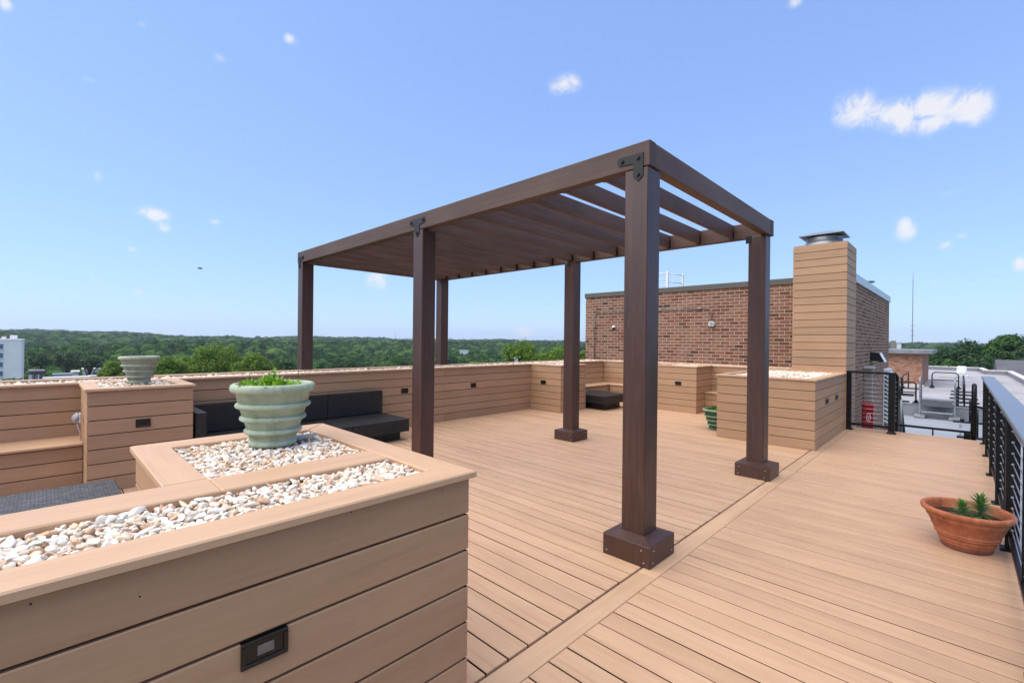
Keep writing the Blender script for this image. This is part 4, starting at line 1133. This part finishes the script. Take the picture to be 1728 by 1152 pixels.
def crown_arrays(rng, rx, ry, rz, clumps, leaves, leaf, zc, core=True):
    """leaf quads gathered in clumps through an uneven crown"""
    d = rng.normal(size=(clumps, 3)); d /= np.linalg.norm(d, axis=1)[:, None]; d[:, 2] = np.abs(d[:, 2])*1.0-.35*(rng.random(clumps) < .4)
    rad = rng.uniform(.45, 1.0, clumps)**.6
    cc = d*rad[:, None]*np.array([rx, ry, rz])*.82
    cs = rng.uniform(.20, .40, clumps)*min(rx, rz)
    ids = rng.integers(0, clumps, leaves); o = rng.normal(size=(leaves, 3)); o /= np.linalg.norm(o, axis=1)[:, None]
    rr = rng.random(leaves)**.45
    pos = cc[ids]+o*(cs[ids]*rr)[:, None]*np.array([1.15, 1.15, .85])
    nrm = o+rng.normal(size=(leaves, 3))*.55; nrm[:, 2] += .35; nrm /= np.linalg.norm(nrm, axis=1)[:, None]
    ref = rng.normal(size=(leaves, 3)); u = np.cross(nrm, ref); u /= np.linalg.norm(u, axis=1)[:, None]; v = np.cross(nrm, u)
    s = leaf*rng.uniform(.6, 1.35, leaves)[:, None]
    q = np.stack([pos-u*s*.5, pos+v*s*.32, pos+u*s*.55, pos-v*s*.32], 1)
    q[:, :, 2] += zc
    return q.reshape(-1, 3), np.arange(leaves*4, dtype=np.int32).reshape(-1, 4), cc+np.array([0, 0, zc])

TREE_GROUP = 'trees standing just beyond the roofs'
def tree(base, height, rx, rz, mat, label, clumps=26, leaves=5200, leaf=.42, seed=0, name='tree', sparse=False):
    rng = np.random.default_rng(seed+500); x, y, z0 = base
    t = empty(name, (x, y, z0), label, 'tree', TREE_GROUP)
    zc = height-rz
    V, F, cc = crown_arrays(rng, rx, rx*rng.uniform(.85, 1.1), rz, clumps, leaves, leaf, zc)
    link('crown', np_mesh('crown', V, F, mat), t)
    mb = MB(); r0 = .018*height+.08
    mb.tube([(x, y, z0-.5), (x+.1, y, z0+zc*.5), (x, y+.1, z0+zc*.95), (x, y, z0+zc+rz*.4)], [r0*1.3, r0, r0*.75, r0*.25], 8)
    for k in rng.choice(len(cc), min(9, len(cc)), replace=False):
        e = Vector(cc[k])+Vector((x, y, z0)); s_ = Vector((x, y, z0+zc*rng.uniform(.55, .95))); md = (s_+e)/2+Vector((0, 0, .6))
        mb.tube([s_, md, e], [r0*.45, r0*.28, r0*.08], 6)
    mb.build('trunk', M_bark, t); return t

def place_tree(px, ptop, dist, width_px, mat, label, seed, hmul=.42, **kw):
    """a tree at real range dist whose top shows at photo pixel (px, ptop)"""
    p = at_range(px, ptop, dist); az = math.degrees(math.atan2(p.y, p.x)); gz = land(dist, az)
    depth = Vector((p.x, p.y, 0)).dot(fw); off = (px-864)/F0; rx = width_px/777*depth/2/math.sqrt(1+off*off)**.0
    rx = rx/ math.sqrt(1+off*off)
    h = p.z-gz; return tree((p.x, p.y, gz), h, rx, max(2.5, min(h*hmul, rx*1.05)), mat, label, seed=seed, **kw)
# lime-green trees beyond the back parapet
place_tree(196, 604, 95, 62, M_leafl, 'small yellow-green tree left of the grey-green pot', 1, leaves=7000, leaf=.28)
place_tree(285, 600, 92, 80, M_leafl, 'low yellow-green tree right of the grey-green pot', 2, leaves=7000, leaf=.28)
place_tree(362, 575, 96, 110, M_leafl, 'tall yellow-green tree above the pale green pot, highest of its row', 3, leaves=12000, leaf=.28, clumps=40)
place_tree(428, 590, 88, 84, M_leafl, 'yellow-green tree directly above the leafy pale green pot', 4, leaves=8500, leaf=.28)
place_tree(318, 594, 105, 76, M_leafl, 'yellow-green tree left of the tallest lime tree', 5, leaves=7000, leaf=.28)
place_tree(22, 614, 48, 60, M_leafg, 'sparse grey-green tree in front of the white apartment block', 6, leaves=1100, leaf=.5, clumps=14)
# tree before the gap by the brick house
place_tree(880, 570, 70, 74, M_leafl, 'airy yellow-green tree between the pergola posts', 7, leaves=3400, leaf=.34, clumps=22)
place_tree(935, 574, 78, 84, M_leafl, 'broad yellow-green tree beside the brick roof house', 8, leaves=4200, leaf=.34, clumps=26)
place_tree(982, 590, 70, 44, M_leafl, 'low green tree at the corner of the brick roof house', 9, leaves=2600, leaf=.34)
# the dark mass at the far right
RT = [(1575, 596, 130, 60, M_leafd, 'dark green tree just right of the orange brick house'), (1592, 583, 165, 80, M_leafd, 'dark tree behind the orange brick house corner'), (1640, 572, 140, 92, M_leafd, 'dark round-topped tree left of the tallest tree at the far right'),
      (1702, 561, 130, 100, M_leaf, 'tallest green tree at the far right edge'), (1745, 568, 125, 90, M_leafd, 'dark tree cut by the right edge of the photo'), (1600, 606, 105, 60, M_leaf, 'bright low tree in front of the dark mass, above the white roof ventilator'),
      (1672, 600, 108, 84, M_leafd, 'dense low tree above the far stone coping'), (1715, 590, 112, 80, M_leafd, 'dark tree above the grey house roof'), (1636, 598, 118, 70, M_leafd, 'dark tree filling the middle of the right-hand group'), (1560, 602, 150, 50, M_leafd, 'dim tree touching the orange brick house roof')]
for i, (px, pt_, d, w_, m_, lab) in enumerate(RT): place_tree(px, pt_, d, w_, m_, lab, 20+i, .62, leaves=6500, leaf=.5, clumps=34)
# mid-distance single trees in front of the wood, left half
MID = [(70, 596, 215, 46), (112, 590, 235, 60), (150, 598, 210, 48), (238, 592, 230, 60), (478, 600, 170, 56), (545, 604, 165, 60), (590, 596, 190, 66), (640, 606, 150, 60), (672, 600, 175, 50), (770, 596, 200, 50), (815, 604, 160, 56), (845, 598, 190, 50)]
LB = ['dark tree right of the white apartment block', 'broad dark tree above the low white industrial buildings', 'dark tree beside the small yellow-green tree', 'dark tree behind the grey-green pot', 'round green tree left of the far-left pergola post', 'round green tree just right of the far-left pergola post',
      'wide green tree midway between the two left pergola posts', 'low green tree left of the middle pergola post', 'green tree touching the middle pergola post', 'green tree right of the middle pergola post', 'low green tree above the parapet light', 'green tree left of the airy yellow-green tree']
for i, ((px, pt_, d, w_), lab) in enumerate(zip(MID, LB)): place_tree(px, pt_, d, w_, [M_leaf, M_leafd][i % 3 == 0 or i < 4], lab, 60+i, .55, leaves=3200, leaf=.62, clumps=24)

def forest():
    src = bpy.data.collections.new('forest crowns')     # sources only; never linked to the scene
    for k in range(6):
        rng = np.random.default_rng(900+k)
        V, F, cc = crown_arrays(rng, 5.4, 5.2, 5.2, 16, 900, .85, 7.0)
        iv, if_ = ico(2); iv = iv*np.array([4.4, 4.3, 4.5])*(1+.16*np.sin(iv[:, 0:1]*5+k)*np.cos(iv[:, 1:2]*4))+np.array([0, 0, 6.2])
        quads = F; tris = np.concatenate([if_, if_[:, 2:3]], 1)[:, :3]
        me = bpy.data.meshes.new('tree_crown'); me.from_pydata([tuple(p) for p in np.concatenate([V, iv])], [], [tuple(q) for q in quads]+[tuple(q+len(V)) for q in if_])
        me.materials.append(M_far); o = bpy.data.objects.new('tree_crown', me); src.objects.link(o)
    pts, scl, rot, idx = [], [], [], []
    r_ = 205.
    while r_ < 1640:
        sp = 9.0+r_/85; n = int(R(118)*r_/sp)
        for i in range(n):
            az = -14+118*(i+nrng.uniform(0, 1))/n; rr = r_+nrng.uniform(-.5, .5)*sp
            clear = 84.5 < az < 91.2 and rr < 262       # the street with the low buildings
            if clear: continue
            pts.append((rr*math.cos(R(az)), rr*math.sin(R(az)), land(rr, az)-1.0)); s_ = sp/9.2*float(np.clip(nrng.lognormal(0, .28), .55, 1.7)); 
            hz = nrng.uniform(.8, 1.2)
            scl.append((s_, s_, min(s_, 1.3)*hz)); rot.append((0, 0, nrng.uniform(0, 6.28))); idx.append(int(nrng.integers(6)))
        r_ += sp*.92
    me = bpy.data.meshes.new('forest'); me.from_pydata(pts, [], [])
    for nme, ty, key, data in (('scl', 'FLOAT_VECTOR', 'vector', scl), ('rot', 'FLOAT_VECTOR', 'vector', rot), ('idx', 'INT', 'value', idx)):
        at = me.attributes.new(nme, ty, 'POINT'); at.data.foreach_set(key, np.array(data).ravel())
    me.materials.append(M_far)
    o = link('forest', me); tag(o, 'dense green woodland covering the far hills', 'forest', None, 'stuff')
    ng = bpy.data.node_groups.new('scatter crowns', 'GeometryNodeTree')
    ng.interface.new_socket('Geometry', in_out='INPUT', socket_type='NodeSocketGeometry'); ng.interface.new_socket('Geometry', in_out='OUTPUT', socket_type='NodeSocketGeometry')
    N = ng.nodes.new; gi, go = N('NodeGroupInput'), N('NodeGroupOutput')
    ip = N('GeometryNodeInstanceOnPoints'); ci = N('GeometryNodeCollectionInfo'); ci.inputs['Collection'].default_value = src; ci.inputs['Separate Children'].default_value = True; ci.inputs['Reset Children'].default_value = True
    def attr(nm, ty):
        a = N('GeometryNodeInputNamedAttribute'); a.data_type = ty; a.inputs['Name'].default_value = nm; return a.outputs['Attribute']
    L = ng.links.new; L(gi.outputs[0], ip.inputs['Points']); L(ci.outputs[0], ip.inputs['Instance']); ip.inputs['Pick Instance'].default_value = True
    L(attr('idx', 'INT'), ip.inputs['Instance Index']); L(attr('rot', 'FLOAT_VECTOR'), ip.inputs['Rotation']); L(attr('scl', 'FLOAT_VECTOR'), ip.inputs['Scale']); L(ip.outputs[0], go.inputs[0])
    md = o.modifiers.new('scatter', 'NODES'); md.node_group = ng
forest()

# ------------------------------------------------------------------ far buildings and masts
M_pale = plain('pale concrete', lin(236, 230, 224), .8, 0, .2, .06, .3)
M_glass = plain('dark window glass', lin(92, 112, 126), .15, 0, .6, .2, 1.)
M_band = plain('pale spandrel', lin(196, 204, 204), .7, 0, .3, .06, .5)
M_houseroof = plain('grey shingle roof', lin(92, 92, 96), .85, 0, .2, .15, .6)
def oriented(c, ax, dx, dy, x0, x1, y0, y1): 
    return [(c.x+dx.x*a+dy.x*b, c.y+dx.y*a+dy.y*b) for a, b in ((x0, y0), (x1, y0), (x1, y1), (x0, y1))]
def ccw(p):
    a = sum(p[i][0]*p[(i+1) % 4][1]-p[(i+1) % 4][0]*p[i][1] for i in range(4)); return p if a > 0 else p[::-1]
def apartment():
    D = 190.; p = at_range(36.5, 575, D); zt = p.z
    t = empty('apartment_block', (p.x, p.y, NEARZ), 'white apartment block with bands of windows at the far left edge', 'building')
    dx = Vector((math.sin(R(91)), -math.cos(R(91)), 0)); dy = Vector((math.cos(R(91)), math.sin(R(91)), 0)); ang = R(-2.2)
    rotm = lambda v: Vector((v.x*math.cos(ang)-v.y*math.sin(ang), v.x*math.sin(ang)+v.y*math.cos(ang), 0)); dx, dy = rotm(dx), rotm(dy)
    mb = MB(); mb.prism(ccw(oriented(p, 0, dx, dy, -24, 0, 0, 14)), NEARZ, zt); mb.prism(ccw(oriented(p, 0, dx, dy, -24.05, .1, -.05, 14.1)), zt+.002, zt+.5); mb.build('wall', M_pale, t)
    for r_ in range(6):
        z1 = zt-.9-r_*2.5
        mb = MB(); mb.prism(ccw(oriented(p, 0, dx, dy, -24, -3.5, -.06, 1)), z1-1.35, z1); wn = mb.build('window', M_glass, t)
        mb = MB(); mb.prism(ccw(oriented(p, 0, dx, dy, -24, -3.5, -.10, .9)), z1-1.9, z1-1.36); mb.build('sill', M_band, wn)
    mb = MB()
    for a, b, h in ((-7.5, -6.6, .9), (-4, -3.2, .6), (-2.4, -1, 1.1)): mb.prism(ccw(oriented(p, 0, dx, dy, a, b, 3, 5)), zt+.5, zt+.5+h)
    mb.build('roof_equipment', M_white, t)
apartment()
def box_building(name, pxa, pxb, ptop, D, depth, mat, label, zb=NEARZ, roofm=None, windows=0):
    a, b = at_range(pxa, ptop, D), at_range(pxb, ptop, D); z = (a.z+b.z)/2; d = Vector((b.x-a.x, b.y-a.y, 0)); L = d.length; d.normalize(); n = Vector((-d.y, d.x, 0))
    if n.dot(a) < 0: n = -n
    t = empty(name, ((a.x+b.x)/2, (a.y+b.y)/2, zb), label, 'building')
    mb = MB(); mb.prism(ccw(oriented(a, 0, d, n, 0, L, 0, depth)), zb, z); mb.build('wall', mat, t)
    mb = MB(); mb.prism(ccw(oriented(a, 0, d, n, -.25, L+.25, -.25, depth+.25)), z+.003, z+.35); mb.build('roof', roofm or M_roofedge, t)
    for k in range(windows):
        u = L*(k+.5)/windows; mb = MB(); mb.prism(ccw(oriented(a, 0, d, n, u-.6, u+.6, -.06, .3)), z-2.3, z-.9); mb.build('window', M_glass if k % 2 else M_white, t)
    return t
box_building('brick_building', 50, 74, 627, 205, 8, M_terra_dark, 'small dark brick building right of the white apartment block', windows=4, roofm=M_curb)
box_building('industrial_building', 139, 168, 623.5, 215, 14, M_white, 'white boxy industrial building left of the yellow-green tree', windows=2)
box_building('industrial_building', 121, 133, 628.5, 212, 8, M_white, 'small white shed with a dark opening between two pale roofs', windows=1)
box_building('industrial_building', 90, 122, 632.5, 190, 4, M_greybox, 'low grey industrial building beside the small white shed', roofm=M_galv)
box_building('industrial_building', 74, 150, 638.5, 172, 4, M_greybox, 'long flat pale roof lowest above the parapet at the left', roofm=M_roofedge)
box_building('industrial_building', 150, 178, 635.5, 196, 4, M_greybox, 'low pale building under the yellow-green tree', roofm=M_roofedge)
box_building('house', 776, 790, 591.5, 420, 8, M_band, 'pale house roofs showing among the woods right of the middle pergola post', zb=-30)
box_building('house', 861, 874, 597, 130, 8, M_white, 'white house glimpsed through the airy yellow-green tree', zb=-25)
def far_house():
    p = at_range(1722, 609, 82); t = empty('house', (p.x, p.y, NEARZ), 'grey pitched house roof beyond the stone coping at the right edge', 'building')
    mb = MB(); mb.box(p.x-6, p.x+6, p.y-8, p.y+1.6, NEARZ, p.z-1.9); mb.build('wall', M_pale, t)
    mb = MB(); mb.extrude([(p.x-6.6, p.y+2.1, p.z-1.95), (p.x, p.y+2.1, p.z+.1), (p.x+6.6, p.y+2.1, p.z-1.95)], (0, -11, 0)); mb.build('roof', M_houseroof, t)
far_house()
box_building('tower_block', 1503, 1512, 575, 520, 10, M_conduit, 'small grey far building peeping over the orange brick house', zb=-30)
box_building('tower_block', 1513, 1521, 580, 500, 10, M_band, 'small pale far building beside the radio mast', zb=-30)
def mast():
    p = at_range(1541, 458, 480); b = land(480, 3.2); t = empty('radio_mast', (p.x, p.y, b), 'tall thin lattice radio mast on the skyline right of the brick roof house', 'mast')
    mb = MB(); hw = .34
    for k in range(3):
        a = 2.09*k; mb.tube([(p.x+hw*math.cos(a), p.y+hw*math.sin(a), b), (p.x+.16*math.cos(a), p.y+.16*math.sin(a), p.z-6)], .09, 5)
    z = b
    while z < p.z-7:
        for k in range(3):
            a, c = 2.09*k, 2.09*(k+1); mb.tube([(p.x+.3*math.cos(a), p.y+.3*math.sin(a), z), (p.x+.3*math.cos(c), p.y+.3*math.sin(c), z+1.6)], .03, 4)
        z += 1.6
    mb.build('lattice', M_conduit, t)
    mb = MB(); mb.cyl((p.x, p.y, p.z-6), (p.x, p.y, p.z), .10, 5); mb.build('antenna_tip', M_conduit, t)
    for zz in (4, 9.5, 13, 17):
        mb = MB()
        for a in (0, 2.1, 4.2): mb.cyl((p.x+1.1*math.cos(a), p.y+1.1*math.sin(a), zz-1), (p.x+1.1*math.cos(a), p.y+1.1*math.sin(a), zz+1.1), .16, 6); mb.cyl((p.x, p.y, zz), (p.x+1.1*math.cos(a), p.y+1.1*math.sin(a), zz), .06, 4)
        mb.build_each('antenna_panel', M_greybox, t)
mast()
p = at_range(667, 562, 1300); t = empty('radio_mast', (p.x, p.y, -10), 'tiny needle-thin mast on the far wooded skyline', 'mast')
mb = MB(); mb.tube([(p.x, p.y, -10), (p.x, p.y, p.z+4)], [.9, .35], 6); mb.build('pole', M_conduit, t)
for i, px in enumerate((531.5, 538.5)):
    p = at_range(px, 567, 1450); t = empty('water_tower', (p.x, p.y, -8), ['left', 'right'][i]+' one of two tiny pale water towers on the far skyline', 'water tower')
    mb = MB(); mb.tube([(p.x, p.y, p.z-6), (p.x, p.y, p.z-5), (p.x, p.y, p.z-1), (p.x, p.y, p.z)], [2, 5, 5, 1.5], 14); mb.build('tank', M_band, t)
    mb = MB(); mb.cyl((p.x, p.y, -10), (p.x, p.y, p.z-5.9), 1.3, 10); mb.build('pedestal', M_band, t)
def bird():
    p = at_range(337, 453, 30); t = MB()
    s_ = .11
    t.tube([p+Vector((-s_, 0, 0)), p+Vector((-s_*.4, 0, .01)), p+Vector((s_*.4, 0, .012)), p+Vector((s_, 0, .02)), p+Vector((s_*1.25, 0, .018))], [.008, .035, .04, .022, .004], 8)
    for sg in (-1, 1):
        t.quad([p+Vector((-.05, 0, .02)), p+Vector((.05, 0, .02)), p+Vector((.02, sg*.1, .05)), p+Vector((-.06, sg*.1, .045))]); t.quad([p+Vector((-.06, sg*.1, .045)), p+Vector((.02, sg*.1, .05)), p+Vector((-.05, sg*.2, .0))])
    tag(t.build('bird', M_blackplastic, None, p), 'small dark bird flying in the open sky left of the pergola', 'bird')
bird()

# ------------------------------------------------------------------ air
mb = MB(); mb.box(-3100, 3100, -3100, 3100, -75, 75)
hz = mb.build('haze', [], None); hz['kind'] = 'stuff'; hz['label'] = 'thin pale haze over the far hills'; hz['category'] = 'haze'
m = bpy.data.materials.new('thin haze'); m.use_nodes = True; nt = m.node_tree; nt.nodes.remove(nt.nodes['Principled BSDF'])
pv = nt.nodes.new('ShaderNodeVolumePrincipled'); pv.inputs['Density'].default_value = .00016; pv.inputs['Color'].default_value = (.72, .82, .95, 1); pv.inputs['Anisotropy'].default_value = .2
nt.links.new(pv.outputs[0], nt.nodes['Material Output'].inputs['Volume']); hz.data.materials.append(m)
